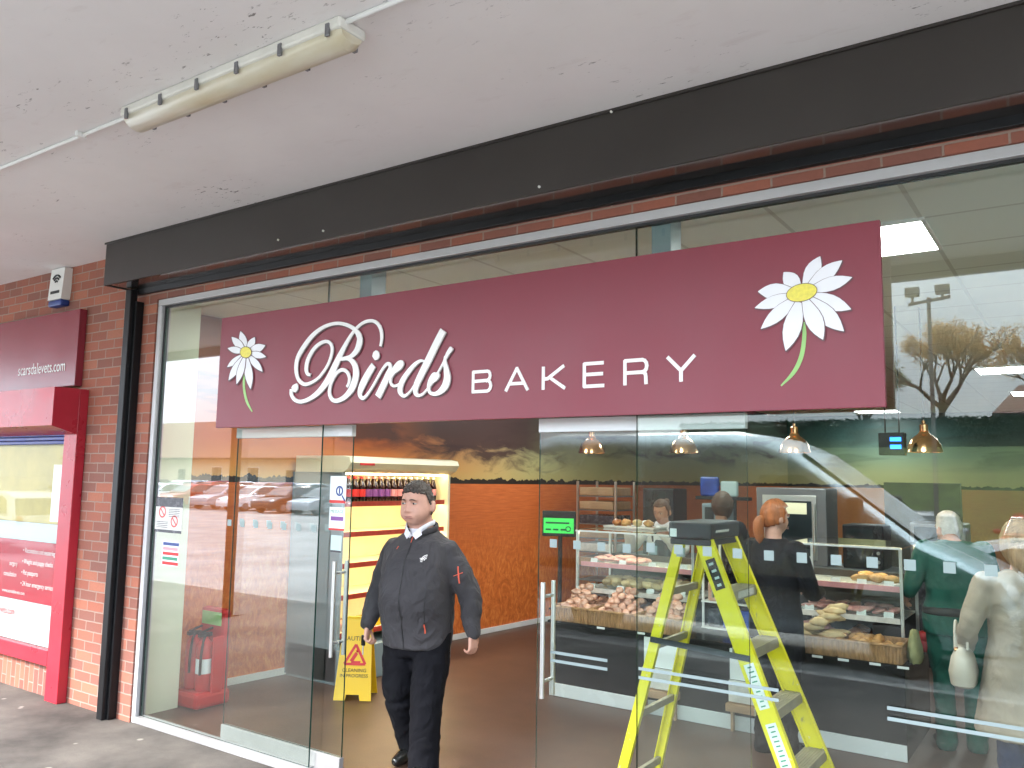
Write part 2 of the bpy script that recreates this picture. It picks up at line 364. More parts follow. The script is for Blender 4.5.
M['mural'] = muralmat('wheat_field_mural', 1); M['muralFar'] = muralmat('wheat_field_mural_back', 0, True)

# ------------------------------------------------------------------ mesh builder
class MB:
    def __init__(s): s.v = []; s.f = []; s.m = []
    def add(s, vs, fs, mi=0):
        o = len(s.v); s.v += [V(p) for p in vs]; s.f += [[i+o for i in f] for f in fs]; s.m += [mi]*len(fs)
    def box(s, a, b, bev=0, mi=0, mtx=None):
        lo = [min(x, y) for x, y in zip(a, b)]; hi = [max(x, y) for x, y in zip(a, b)]
        bm = bmesh.new(); bmesh.ops.create_cube(bm, size=1)
        for v in bm.verts: v.co = V([l+(h-l)*(c+.5) for l, h, c in zip(lo, hi, v.co)])
        if bev:
            bev = min(bev, .45*min(h-l for l, h in zip(lo, hi)))
            bmesh.ops.bevel(bm, geom=bm.edges[:], offset=bev, segments=2, profile=.5, affect='EDGES')
        s.frombm(bm, mi, mtx)
    def frombm(s, bm, mi=0, mtx=None):
        bm.verts.ensure_lookup_table(); bm.verts.index_update()
        s.add([(mtx @ v.co) if mtx else v.co for v in bm.verts], [[v.index for v in f.verts] for f in bm.faces], mi); bm.free()
    def bar(s, a, b, w, t, up=(0, 0, 1), bev=0, mi=0):
        """box beam from a to b: w across (perp to up), t along up"""
        a = V(a); b = V(b); d = b-a; L = d.length; d.normalize(); u = V(up); r = d.cross(u).normalized(); u = r.cross(d)
        mt = Matrix((( r.x, d.x, u.x, a.x), (r.y, d.y, u.y, a.y), (r.z, d.z, u.z, a.z), (0, 0, 0, 1)))
        s.box((-w/2, 0, -t/2), (w/2, L, t/2), bev, mi, mt)
    def tube(s, pts, r, n=10, mi=0, cap=True, ref=(0, 0, 1)):
        pts = [V(p) for p in pts]
        rs = r if isinstance(r, (list, tuple)) else [r]*len(pts)
        rings = []
        for i, p in enumerate(pts):
            d = (pts[min(i+1, len(pts)-1)]-pts[max(i-1, 0)]).normalized()
            u = V(ref)
            if abs(d.dot(u)) > .95: u = V((1, 0, 0)) if abs(d.x) < .9 else V((0, 1, 0))
            a = d.cross(u).normalized(); b = a.cross(d)
            q = rs[i]; ra, rb = q if isinstance(q, (list, tuple)) else (q, q)
            rings.append([p+a*(ra*cos(2*pi*k/n))+b*(rb*sin(2*pi*k/n)) for k in range(n)])
        s.loft(rings, mi, cap)
    def loft(s, rings, mi=0, cap=True):
        n = len(rings[0]); vs = [p for r in rings for p in r]; fs = []
        for i in range(len(rings)-1):
            for k in range(n):
                k2 = (k+1) % n; fs.append([i*n+k, i*n+k2, (i+1)*n+k2, (i+1)*n+k])
        if cap:
            fs.append(list(range(n))[::-1]); fs.append([(len(rings)-1)*n+k for k in range(n)])
        s.add(vs, fs, mi)
    def lathe(s, prof, c=(0, 0, 0), n=20, mi=0, ax='Z'):
        c = V(c); rings = []
        for r, z in prof:
            ring = []
            for k in range(n):
                a = 2*pi*k/n; q = (r*cos(a), r*sin(a), z)
                if ax == 'Y': q = (r*cos(a), z, -r*sin(a))
                if ax == 'X': q = (z, r*cos(a), r*sin(a))
                ring.append(c+V(q))
            rings.append(ring)
        s.loft(rings, mi, True)
    def prism(s, poly, d, mi=0):
        """closed polygon of 3D points, extruded along vector d"""
        n = len(poly); d = V(d); poly = [V(p) for p in poly]
        vs = poly+[p+d for p in poly]
        fs = [list(range(n)), [n+k for k in range(n)][::-1]]+[[k, n+k, n+(k+1) % n, (k+1) % n] for k in range(n)]
        s.add(vs, fs, mi)
    def ball(s, c, r, mi=0, nu=12, nv=8, mtx=None):
        c = V(c); rr = r if isinstance(r, (list, tuple)) else (r, r, r)
        rings = []
        for j in range(nv+1):
            ph = pi*min(max(j/nv, .02), .98)
            rings.append([c+V((rr[0]*sin(ph)*cos(2*pi*k/nu), rr[1]*sin(ph)*sin(2*pi*k/nu), -rr[2]*cos(ph))) for k in range(nu)])
        if mtx: rings = [[mtx @ p for p in r] for r in rings]
        s.loft(rings, mi, True)
    def build(s, name, mats, parent=None, smooth=False, fixn=True, root=None):
        me = bpy.data.meshes.new(name)
        if s.v:
            xs = [p.x for p in s.v]; ys = [p.y for p in s.v]; zs = [p.z for p in s.v]
            o = V(((min(xs)+max(xs))/2, (min(ys)+max(ys))/2, min(zs)))
        else: o = V((0, 0, 0))
        me.from_pydata([p-o for p in s.v], [], s.f)
        mats = mats if isinstance(mats, (list, tuple)) else [mats]
        for q in mats: me.materials.append(M[q] if isinstance(q, str) else q)
        if len(mats) > 1: me.polygons.foreach_set('material_index', s.m)
        if fixn:
            bm = bmesh.new(); bm.from_mesh(me); bmesh.ops.recalc_face_normals(bm, faces=bm.faces); bm.to_mesh(me); bm.free()
        if smooth:
            me.polygons.foreach_set('use_smooth', [True]*len(me.polygons))
            if smooth != 'all':
                try: me.set_sharp_from_angle(angle=radians(40))
                except Exception: pass
        me.update()
        return link(name, me, o, parent)
def link(name, me, o, parent=None):
    ob = bpy.data.objects.new(name, me); COL.objects.link(ob)
    if parent is not None:
        ob.parent = parent
        ob.matrix_parent_inverse = wmat(parent).inverted()
        ob.location = o
    else: ob.location = o
    return ob
def wmat(o):
    if o.get('_local'): return Matrix.Identity(4)
    m = Matrix.LocRotScale(o.location, o.rotation_euler, o.scale)
    return (wmat(o.parent) @ o.matrix_parent_inverse @ m) if o.parent else m
def wloc(o): return wmat(o).translation
def tag(o, label=None, cat=None, group=None, kind=None):
    if label: o['label'] = label
    if cat: o['category'] = cat
    if group: o['group'] = group
    if kind: o['kind'] = kind
    return o
def thing(name, label, cat, loc=(0, 0, 0), rz=0, group=None):
    o = bpy.data.objects.new(name, None); COL.objects.link(o); o.location = loc; o.rotation_euler = (0, 0, rz)
    o.empty_display_size = .1
    return tag(o, label, cat, group)
def lthing(*a, **k):
    """thing whose parts are modelled in its own local coordinates"""
    o = thing(*a, **k); o['_local'] = 1; return o
def copy_tree(o, parent=None):
    c = o.copy(); COL.objects.link(c); c.parent = parent
    if parent is not None: c.matrix_parent_inverse = o.matrix_parent_inverse.copy()
    for ch in list(o.children): copy_tree(ch, c)
    return c
def struct(name, mb, m, **k): return tag(mb.build(name, m, **k), kind='structure')
def one(name, mb, m, label, cat, group=None, **k): return tag(mb.build(name, m, **k), label, cat, group)
def bx(a, b, bev=0):
    q = MB(); q.box(a, b, bev); return q
def text(mb, body, origin, right, up, size, extr=.001, sx=1.0, mi=0, align='LEFT'):
    cu = bpy.data.curves.new('t', 'FONT'); cu.body = body; cu.size = 1; cu.extrude = 0; cu.align_x = align; cu.resolution_u = 3
    ob = bpy.data.objects.new('t', cu); COL.objects.link(ob)
    dg = bpy.context.evaluated_depsgraph_get(); me = bpy.data.meshes.new_from_object(ob.evaluated_get(dg))
    o = V(origin); r = V(right).normalized()*size*sx; u = V(up).normalized()*size; n = V(right).cross(V(up)).normalized()
    mb.add([o+r*v.co.x+u*v.co.y+n*extr for v in me.vertices], [list(p.vertices) for p in me.polygons], mi)
    bpy.data.objects.remove(ob); bpy.data.curves.remove(cu); bpy.data.meshes.remove(me)
def cr(pts, n=6):
    """Catmull-Rom through tuples"""
    out = []; P = [tuple(p) for p in pts]
    for i in range(len(P)-1):
        p0 = P[max(i-1, 0)]; p1 = P[i]; p2 = P[i+1]; p3 = P[min(i+2, len(P)-1)]
        for k in range(n):
            t = k/n
            out.append(tuple(.5*(2*b+(c-a)*t+(2*a-5*b+4*c-d)*t*t+(3*b-a-3*c+d)*t**3) for a, b, c, d in zip(p0, p1, p2, p3)))
    out.append(P[-1]); return out

# ================================================================== SETTING
q = MB(); q.box((-40, -4.6, -.2), (12, -.03, 0)); struct('pavement', q, 'pave')
q = MB(); q.box((-40, -4.75, -.25), (12, -4.602, -.003), .01); struct('kerb', q, 'kerb')
# car park: one sheet that falls gently away from the shops
q = MB(); ys = [-4.7, -5.2, -9.5, -200]; zs = [-.12, -.13, -.36, -.4]
for i in range(3):
    q.add([(-250, ys[i], zs[i]), (150, ys[i], zs[i]), (150, ys[i+1], zs[i+1]), (-250, ys[i+1], zs[i+1])], [[0, 1, 2, 3]])
struct('car_park', q, 'asphalt')
q = MB()
for k in range(24):
    x = -80+k*2.9; q.box((x, -30.5, -.374), (x+.1, -25.5, -.360))
struct('parking_bay_lines', q, 'lineWhite')
q = MB(); q.box((-6.6, -.028, -.1), (3.2, 13.6, 0)); struct('shop_floor', q, 'floor')
q = MB(); q.box((-6.6, .06, 3.1), (3.2, 13.6, 3.3)); struct('shop_ceiling', q, 'ceil')
# bank behind the car park
q = MB()
for (a, b_) in (((-24, -.40), (-29, 3.1)), ((-29, 3.1), (-45, 3.4)), ((-45, 3.4), (-90, 3.6))):
    q.add([(-22, a[0], a[1]), (60, a[0], a[1]), (60, b_[0], b_[1]), (-22, b_[0], b_[1])], [[0, 1, 2, 3]])
struct('grass_bank', q, 'grass')

# ---- brick wall and canopy
w = thing('brick_wall', 'red brick wall pier between the red shop window and the glass shopfront', 'wall', (-8.8, .1, 0))
q = MB(); q.box((-14, -.05, 0), (-5.705, .055, 3.5)); q.build('pier', 'brick', w)
q = MB(); q.box((-5.703, -.05, 3.066), (3.5, .05, 3.5)); q.build('lintel_course', 'brick', w)
q = MB(); q.box((-14, -.062, 0), (-6.752, -.052, .25)); q.build('soldier_course', 'brick_soldier', w)
c = thing('canopy', 'white painted flat canopy with flaking dirt specks over the pavement', 'canopy', (-5, -1.7, 3.48))
q = MB(); q.box((-16, -3.33, 3.48), (9, -.052, 3.7)); q.build('soffit', 'soffit', c)
q = MB(); q.box((-16, -3.42, 3.36), (9, -3.332, 3.80), .008); q.build('edge_fascia', 'shutter', c)
for x, lb in ((-8.95, 'slim dark canopy post at the kerb by the red shop'), (5.2, 'slim dark canopy post at the kerb past the far end')):
    q = MB(); q.box((x-.05, -3.25, 0), (x+.05, -3.15, 3.48), .008); q.box((x-.1, -3.3, 0), (x+.1, -3.1, .015))
    one('canopy_post', q, 'shutter', lb, 'post', 'posts holding up the canopy')
# ---- interior walls
def wallx(x0, y0, x1, y1, t):
    q = MB(); q.prism([(x0, y0, 0), (x1, y1, 0), (x1, y1, 3.1), (x0, y0, 3.1)], (-t, 0, 0)); return q
mw = thing('mural_wall', 'side wall covered by an orange sunset wheat field mural', 'wall', (-5.6, 7, 0))
wallx(-6.10, .385, -4.98, 13.5, .2).build('printed_panel', 'mural', mw)
q = MB(); q.prism([(-6.095, .4, .003), (-4.975, 13.48, .003), (-4.975, 13.48, .06), (-6.095, .4, .06)], (.018, 0, 0)); q.build('skirting', 'white', mw)
q = MB(); q.box((-5.3, 13.5, 0), (3, 13.7, 3.1)); one('mural_wall', q, 'muralFar', 'far back wall with a dim green sky and wheat mural', 'wall')
q = MB(); q.box((3.0, .06, 0), (3.2, 13.49, 3.1)); one('side_wall', q, 'cream', 'plain cream wall at the far right of the shop', 'wall')
q = MB(); q.box((-6.4, .06, .002), (-5.775, .38, 3.098)); one('wall_column', q, 'cream', 'pale green cream column just inside the left end of the glass', 'column')

# ---- ceiling lights
LED = [(-1.22, -.62, .87, 1.47, 'bright square ceiling light just right of the maroon sign'),
       (-.98, -.36, 7.0, 7.6, 'bright ceiling light nearest behind the lamp post reflection at the right edge'),
       (-.82, -.22, 9.9, 10.5, 'thin ceiling light below the brighter one at the right edge'),
       (-3.45, -2.75, 12.4, 12.9, 'ceiling light at the back just under the right end of the maroon sign'),
       (-5.62, -5.05, 12.5, 13.1, 'tiny ceiling light at the back above the ladder'),
       (-3.0, -2.4, .87, 1.47, 'added unseen ceiling light inside the doorway behind the maroon sign'),  # from here on: unseen panels added to even out the shop lighting
       (-5.0, -4.4, .87, 1.47, 'added unseen ceiling light over the left glass behind the maroon sign'),
       (-3.0, -2.4, 4.2, 4.8, 'added unseen ceiling light above the serving counter behind the maroon sign'),
       (-5.0, -4.4, 4.2, 4.8, 'added unseen ceiling light above the drinks chiller behind the maroon sign')]
for x0, x1, y0, y1, lb in LED:
    t = thing('ceiling_light', lb, 'ceiling light', ((x0+x1)/2, (y0+y1)/2, 3.085), 0, 'square ceiling lights')
    q = MB()
    for a, b_ in (((x0-.02, y0-.02), (x1+.02, y0)), ((x0-.02, y1), (x1+.02, y1+.02)), ((x0-.02, y0), (x0, y1)), ((x1, y0), (x1+.02, y1))):
        q.box((a[0], a[1], 3.084), (b_[0], b_[1], 3.099))
    q.build('frame', 'white', t)
    bx((x0, y0, 3.09), (x1, y1, 3.099)).build('diffuser', 'led', t)

# ================================================================== CANOPY FITTINGS
t = thing('strip_light', 'long weatherproof fluorescent fitting with a yellowed cover on the soffit', 'strip light', (-2.93, -1.5, 3.38))
A = V((-3.66, -1.505, 0)); B = V((-2.20, -1.497, 0))
q = MB(); q.box((A.x, -1.572, 3.432), (B.x, -1.428, 3.479), .012); q.build('body', 'oldwhite', t)
q = MB(); rings = []
for x, sc in ((A.x+.005, .6), (A.x+.03, 1), (B.x-.03, 1), (B.x-.005, .6)):
    rings.append([V((x, -1.5+.062*cos(a)*min(1, sc+.25), 3.431-.054*sin(a)*sc)) for a in [pi*k/10 for k in range(11)]])
q.loft(rings); q.build('diffuser', 'diffuser', t, smooth=True)
for k in range(6):
    x = A.x+.06+k*(B.x-A.x-.12)/5
    for s in (-1, 1):
        q = MB(); q.box((x-.010, -1.5+s*.066, 3.408), (x+.010, -1.5+s*.078, 3.458), .002); q.build('clip', 'darksteel', t)
for xs, lb, sl in (((-9, A.x), 'white conduit running left along the soffit from the strip light', 1), ((B.x, 4), 'white conduit running right along the soffit from the strip light', 2)):
    t = thing('conduit', lb, 'conduit', (sum(xs)/2, -1.5, 3.46))
    q = MB(); q.tube([(xs[0], -1.53, 3.468), (xs[1], -1.502, 3.468)], .011, 10); q.build('pipe', 'white', t, smooth=True)
    for k in range(3):
        x = (xs[1]-.45-k*1.5) if sl == 1 else (xs[0]+.45+k*1.5)
        q = MB(); q.box((x-.012, -1.54, 3.452), (x+.012, -1.49, 3.479), .003); q.build('saddle', 'white', t)
# alarm box
t = thing('alarm_box', 'white burglar alarm box with a blue base high on the brick', 'alarm box', (-7.08, -.09, 3.14))
q = MB(); q.prism([(-7.19, -.13, 3.20), (-6.97, -.13, 3.20), (-6.97, -.115, 3.47), (-7.19, -.115, 3.47)], (0, .075, 0)); q.build('cover', 'white', t)
q = MB(); q.box((-7.185, -.128, 3.145), (-6.975, -.052, 3.198), .012); q.build('strobe', 'navy', t)
q = MB()
for r in (.025, .05, .075):
    pts = [(-7.08+r*sin(a), -.128+.006, 3.335+r*cos(a)) for a in [radians(-50+10*k) for k in range(11)]]
    q.tube(pts, .008, 6)
q.build('wave_symbol', 'blackMatt', t); q = MB()
q.box((-7.15, -.132, 3.252), (-7.01, -.1285, 3.275)); q.build('print_line', 'blackMatt', t)
# shutter housing over the shopfront
t = thing('roller_shutter', 'dark brown roller shutter housing with black guide rail above the shopfront', 'shutter', (-2, -.18, 3.1))
q = MB(); q.box((-5.985, -.315, 3.152), (3.5, -.30, 3.479)); q.box((-5.985, -.299, 3.152), (-5.97, -.053, 3.479)); q.box((-5.995, -.325, 3.466), (3.5, -.316, 3.479))
q.build('housing', 'shutter', t)
q = MB(); q.box((-5.965, -.297, 3.158), (3.5, -.092, 3.17)); q.build('underside', 'shutterGloss', t)
q = MB(); q.box((-5.965, -.090, 3.118), (3.5, -.055, 3.18), .004); q.build('bottom_bar', 'black', t)
q = MB(); q.box((-5.965, -.15, 0.002), (-5.895, -.092, 3.15), .004); q.box((-5.892, -.115, 0.002), (-5.868, -.053, 3.06), .003); q.build('guide_rail', 'black', t)
for px, py in ((278, 197), (283, 191), (323, 185), (324, 231), (279, 240), (323, 180), (540, 187), (612, 112)):
    p = aty(px, py, -.316); q = MB(); q.lathe([(.007, -.318), (.006, -.326), (.003, -.328)], (p.x, 0, p.z), 8, ax='Y'); q.build('rivet', 'oldwhite', t)

# ================================================================== NEIGHBOUR SHOP (red)
t = thing('shop_sign', 'glossy maroon board with a web address on the brick beside the alarm', 'sign', (-8.9, -.09, 2.45))
bx((-11, -.115, 2.455), (-6.68, -.052, 3.085), .004).build('board', 'vetMaroon', t)
q = MB(); p0 = aty(18, 374, -.118); p1 = aty(74.5, 365, -.118)
text(q, 'scarsdalevets.com', (p0.x, -.116, 2.585), (1, 0, 0), (0, 0, 1), .135, .003, sx=(p1.x-p0.x)/(.135*8.55)); q.build('lettering', 'letterWhite', t)
t = thing('shop_window', 'red framed window with red and white vinyl panels and white lettering', 'window', (-8.8, -.1, 0))
q = MB(); q.box((-6.75, -.128, 0.0), (-6.56, -.053, 2.42), .004); q.box((-11, -.128, .255), (-6.752, -.053, .375), .004); q.build('frame', 'vetRed', t)
q = MB(); q.prism([(-11, -.33, 2.12), (-11, -.33, 2.42), (-11, -.131, 2.42), (-11, -.131, 2.06)], (4.445, 0, 0)); q.build('shutter_box', 'vetRed', t)
q = MB()
for k in range(3): q.box((-11, -.122, 1.985+k*.032), (-6.753, -.10, 2.014+k*.032), .006)
q.build('shutter_slats', 'blue', t)
q = MB(); q.box((-11, -.07, 1.34), (-6.752, -.056, 2.10)); q.build('backing_board', 'posterYellow', t)
q = MB(); q.box((-6.98, -.074, 1.36), (-6.79, -.0715, 1.82)); q.build('notice', 'paper', t)
q = MB(); q.box((-11, -.078, 1.19), (-6.752, -.075, 1.338)); q.box((-11, -.078, .378), (-6.752, -.075, .698)); q.build('white_vinyl', 'paperTeal', t)
q = MB(); q.box((-11, -.078, .70), (-6.752, -.075, 1.188)); q.build('red_vinyl', 'vetRedVinyl', t)
q = MB()
for zz, s in ((1.09, '• Vaccinations and neutering'), (1.0, '• Weight and puppy checks'), (.91, '• Pet passports'), (.82, '• 24 hour emergency service')):
    text(q, s, (-7.36, -.080, zz), (1, 0, 0), (0, 0, 1), .055, .001, sx=.82)
for zz, s in ((.97, 'surgery'), (.88, 'consultation')): text(q, s, (-7.44, -.080, zz), (1, 0, 0), (0, 0, 1), .055, .001, sx=.82, align='RIGHT')
text(q, 'www.scarsdalevets.com', (-7.28, -.080, .745), (1, 0, 0), (0, 0, 1), .04, .001, align='RIGHT')
q.build('lettering', 'letterWhite', t)
q = MB(); text(q, 'scarsdalevets.com', (-7.42, -.080, .57), (1, 0, 0), (0, 0, 1), .085, .001, sx=.8, align='RIGHT'); q.build('web_address', 'redprint', t)
def pane(x0, x1, z0, z1, y0, y1):
    q = MB()
    q.add([(x0, y0, z0), (x1, y0, z0), (x1, y0, z1), (x0, y0, z1), (x0, y1, z0), (x1, y1, z0), (x1, y1, z1), (x0, y1, z1)],
          [[0, 1, 2, 3], [5, 4, 7, 6]], 0)
    q.add([(x0, y0, z0), (x1, y0, z0), (x1, y0, z1), (x0, y0, z1), (x0, y1, z0), (x1, y1, z0), (x1, y1, z1), (x0, y1, z1)],
          [[0, 4, 5, 1], [1, 5, 6, 2], [2, 6, 7, 3], [3, 7, 4, 0]], 1)
    return q
pane(-11, -6.752, .378, 1.985, -.092, -.084).build('pane', ['vetglass', 'glassEdge'], t)

# ================================================================== SHOPFRONT
sf = thing('glass_shopfront', 'tall frameless glass shopfront with an open pair of sliding doors', 'shopfront', (-2, 0, 0))
q = MB(); q.box((-5.70, -.04, 3.018), (3.45, .04, 3.064), .003); q.box((-5.70, -.04, 0.001), (-5.655, .04, 3.016), .003); q.build('frame', 'alu', sf)
for a_, b_ in ((-5.653, -3.895), (-1.755, 3.45)): bx((a_, -.04, .001), (b_, .04, .046), .003).build('sill', 'sill', sf)
q = MB(); q.box((-5.653, -.012, 3.004), (3.45, .02, 3.017)); q.box((-5.654, -.012, .048), (-5.642, .02, 3.003)); q.build('gasket', 'blackMatt', sf)
fp = []
for x0, x1, z0 in ((-5.641, -3.90, .047), (-1.752, .42, .047), (.428, 3.44, .047)):
    fp.append(pane(x0, x1, z0, 3.003, -.006, .006).build('fixed_pane', ['glass', 'glassEdge'], sf))
tp = pane(-3.895, -1.757, 2.16, 3.003, -.006, .006).build('transom_pane', ['glass', 'glassEdge'], sf)
def dots(x0, x1, y, z, parent, off=0):
    x = x0+off
    while x < x1: bx((x, y, z-.02), (x+.042, y+.0008, z+.022)).build('vinyl_square', 'vinylDot', parent); x += .137
def stripes(x0, x1, y, parent):
    for z in (.912, .872): bx((x0, y, z), (x1, y+.0008, z+.014)).build('vinyl_stripe', 'vinylStripe', parent)
dots(-4.78, -3.93, -.0078, 1.445, fp[0]); dots(-1.70, .40, -.0078, 1.468, fp[1], .0); stripes(-1.74, -1.1, -.0078, fp[1]); stripes(-.682, .40, -.0078, fp[1])
for x0, x1, hx, lb in ((-4.79, -3.683, -3.755, None), (-2.33, -1.24, -2.27, None)):
    y = .052
    d = pane(x0, x1, .132, 2.012, y-.005, y+.005).build('sliding_door', ['doorglass', 'glassEdge'], sf)
    q = MB(); q.box((x0, y-.018, 2.014), (x1, y+.018, 2.085), .003); q.build('top_rail', 'whiteGloss', d)
    q = MB(); q.box((x0, y-.018, .012), (x1, y+.018, .13), .003); q.build('bottom_rail', 'sill', d)
    for s, nm in ((-1, 'handle'), (1, 'handle')):
        q = MB(); yy = y+s*.05
        q.tube([(hx, yy, .70), (hx, yy, 1.26)], .0125, 10)
        for zz in (.78, 1.19): q.tube([(hx, y+s*.005, zz), (hx, yy, zz)], .009, 8)
        q.build(nm, 'steel', d, smooth=True)
    dots(x0+.02, x1-.2, y-.0068, 1.452, d, .05)
    if hx > -3: stripes(x0+.08, x0+.40, y-.0068, d)
q = MB(); q.box((-4.85, .085, 2.10), (-1.2, .13, 2.15), .004); q.build('door_track', 'alu', sf)
for x in (-3.66, -1.69):
    q = MB(); q.box((x, .03, 2.151), (x+.10, .16, 3.098), .004); q.build('track_post', 'chillerOut', sf)
# notices stuck to the door glass
def sticker(name, label, px0, py0, px1, py1, y, m, cat='notice', extra=None):
    a = aty(px0, py0, y); b = aty(px1, py1, y)
    t = thing(name, label, cat, ((a.x+b.x)/2, y, b.z))
    x0, x1, z1, z0 = a.x, b.x, a.z, b.z
    bx((x0, y-.0012, z0), (x1, y, z1)).build('sheet', m, t)
    if extra: extra(t, x0, x1, z0, z1, y-.0014)
    return t
def ring(q, cx, y, cz, r, w, n=20):
    for k in range(n):
        a0, a1 = 2*pi*k/n, 2*pi*(k+1)/n
        q.prism([(cx+r*cos(a0), y, cz+r*sin(a0)), (cx+r*cos(a1), y, cz+r*sin(a1)), (cx+(r-w)*cos(a1), y, cz+(r-w)*sin(a1)), (cx+(r-w)*cos(a0), y, cz+(r-w)*sin(a0))], (0, -.0006, 0))
yd = .0455
def ex1(t, x0, x1, z0, z1, y):
    q = MB(); cx = x0+(x1-x0)*.6; cz = z0+(z1-z0)*.45; ring(q, cx, y, cz, .032, .012); q.build('ring_emblem', 'navy', t); q = MB(); q.box((cx-.006, y-.0006, cz-.018), (cx+.006, y, cz+.018)); q.build('ring_mark', 'navy', t); q = MB(); q.tube([(cx+.024, y, cz-.028), (cx+.05, y, cz-.06)], .005, 6); q.build('ring_handle', 'navy', t)
    bx((x0, y-.0008, z0), (x1, y, z0+.018)).build('red_band', 'redprint', t)
sticker('door_notice', 'white notice with a blue ring emblem at the top of the left door edge', 331, 476, 346, 503.5, yd, 'paper', extra=ex1)
def ex2(t, x0, x1, z0, z1, y):
    q = MB(); text(q, 'MESSAGE', ((x0+x1)/2, y, z1-.035), (1, 0, 0), (0, 0, 1), .028, .0004, align='CENTER'); q.build('lettering', 'greenprint', t)
    h = z1-z0; bx((x0+.015, y-.0008, z0+h*.42), (x1-.01, y, z0+h*.60)).build('purple_band', 'purpleprint', t)
    bx((x0, y-.0008, z0), (x1, y, z0+.012)).build('red_band', 'redprint', t)
sticker('door_notice', 'pale notice with a purple band in the middle of the left door edge', 330, 507, 344.5, 531, yd, 'paper', extra=ex2)
sticker('door_notice', 'small plain blue-white notice lowest on the left door edge', 331.5, 535, 341.5, 553, yd, 'paperTeal', extra=lambda t, x0, x1, z0, z1, y: bx((x0, y-.0008, z0), (x1, y, z0+.012)).build('dark_band', 'darkpack', t))
def ex4(t, x0, x1, z0, z1, y):
    h = z1-z0; bx((x0, y-.0008, z1-h*.27), (x1, y, z1)).build('dark_header', 'darkpack', t); bx((x0, y-.0008, z0), (x1, y, z0+h*.08)).build('dark_footer', 'darkpack', t)
    for fx, fz in ((.26, .58), (.72, .33)):
        q = MB(); cx = x0+(x1-x0)*fx; cz = z0+h*fz; ring(q, cx, y, cz, .042, .010); q.bar((cx-.028, y-.0008, cz+.028), (cx+.028, y-.0008, cz-.028), .008, .0008, (0, 1, 0)); q.build('no_entry_ring', 'redprint', t)
    q = MB()
    for k in range(5): q.box((x0+(x1-x0)*.5, y-.0007, z0+h*(.46+.05*k)), (x0+(x1-x0)*.9, y, z0+h*(.475+.05*k)))
    for k in range(4): q.box((x0+.02, y-.0007, z0+h*(.14+.05*k)), (x0+(x1-x0)*.48, y, z0+h*(.155+.05*k)))
    q.build('print_lines', 'darkpack', t)
sticker('window_sticker', 'grey no smoking notice with two red rings on the left glass', 157, 497, 181.5, 534, -.0062, 'whitestrip', 'sticker', ex4)
def ex5(t, x0, x1, z0, z1, y):
    h = (z1-z0)
    for k, m in enumerate(('navy', 'pinkprint', 'redprint', 'greenprint', 'redprint')):
        bx((x0+.01, y-.0008, z1-h*(k+1)*.2+.006), (x1-.01*(k % 2), y, z1-h*k*.2-.006)).build('colour_band', m, t)
sticker('window_sticker', 'small sticker with blue red and green bands below the no smoking notice', 163, 541, 178, 567, -.0062, 'paper', 'sticker', ex5)

# ================================================================== MAIN SIGN
YS = -.10
sg = thing('bakery_sign', 'long maroon bakery sign with white script lettering and two daisies', 'sign', (-2.75, -.09, 2.07))
L0, L1 = aty(222, 318, YS), aty(886, 410, YS)
x0, x1, z0, z1 = L0.x, (L1.x+aty(880, 222, YS).x)/2, 2.079, 2.832
bx((x0, YS, z0), (x1, YS+.028, z1), .002).build('panel', 'maroon', sg)
for x in (-4.4, -3.2, -2.0, -1.0):
    for z in (2.22, 2.7): q = MB(); q.lathe([(.014, YS+.029), (.014, -.0075)], (x, 0, z), 10, ax='Y'); q.build('standoff', 'steel', sg)
def ribbon(q, pts, y, th, n=7, mi=0, dx=0, dz=0, grow=0.0):
    """variable-width stroke: pts are (px, py, width_px) laid on the sign face"""
    P = []
    for px, py, w in cr(pts, n):
        a = aty(px, py, y); sc = (aty(px+1, py, y)-a).length*.62+(aty(px, py+1, y)-a).length*.38
        P.append((V((a.x+dx, 0, a.z+dz)), max(w, .5)*sc*.5+grow))
    Lf, Rt = [], []
    for i, (p, w) in enumerate(P):
        d = (P[min(i+1, len(P)-1)][0]-P[max(i-1, 0)][0]).normalized(); nn = V((-d.z, 0, d.x))
        Lf.append(p+nn*w); Rt.append(p-nn*w)
    k = len(P); o = 2*k; dy = [1.5e-5*(i % k) for i in range(2*k)]
    vs = [V((p.x, y-e, p.z)) for p, e in zip(Lf+Rt, dy)]+[V((p.x, y-th-e, p.z)) for p, e in zip(Lf+Rt, dy)]
    for i in range(k-1):
        q.add([vs[i], vs[i+1], vs[k+i+1], vs[k+i], vs[o+i], vs[o+i+1], vs[o+k+i+1], vs[o+k+i]],
              [[0, 1, 2, 3], [7, 6, 5, 4], [0, 4, 5, 1], [3, 2, 6, 7], [0, 3, 7, 4], [1, 5, 6, 2]], mi)
def z1_(L, ox=285., oy=310., k=7.683): return [(ox+a/k, oy+b/k, w/k) for a, b, w in L]
def z2_(L): return z1_(L, 345., 315., 8.533)
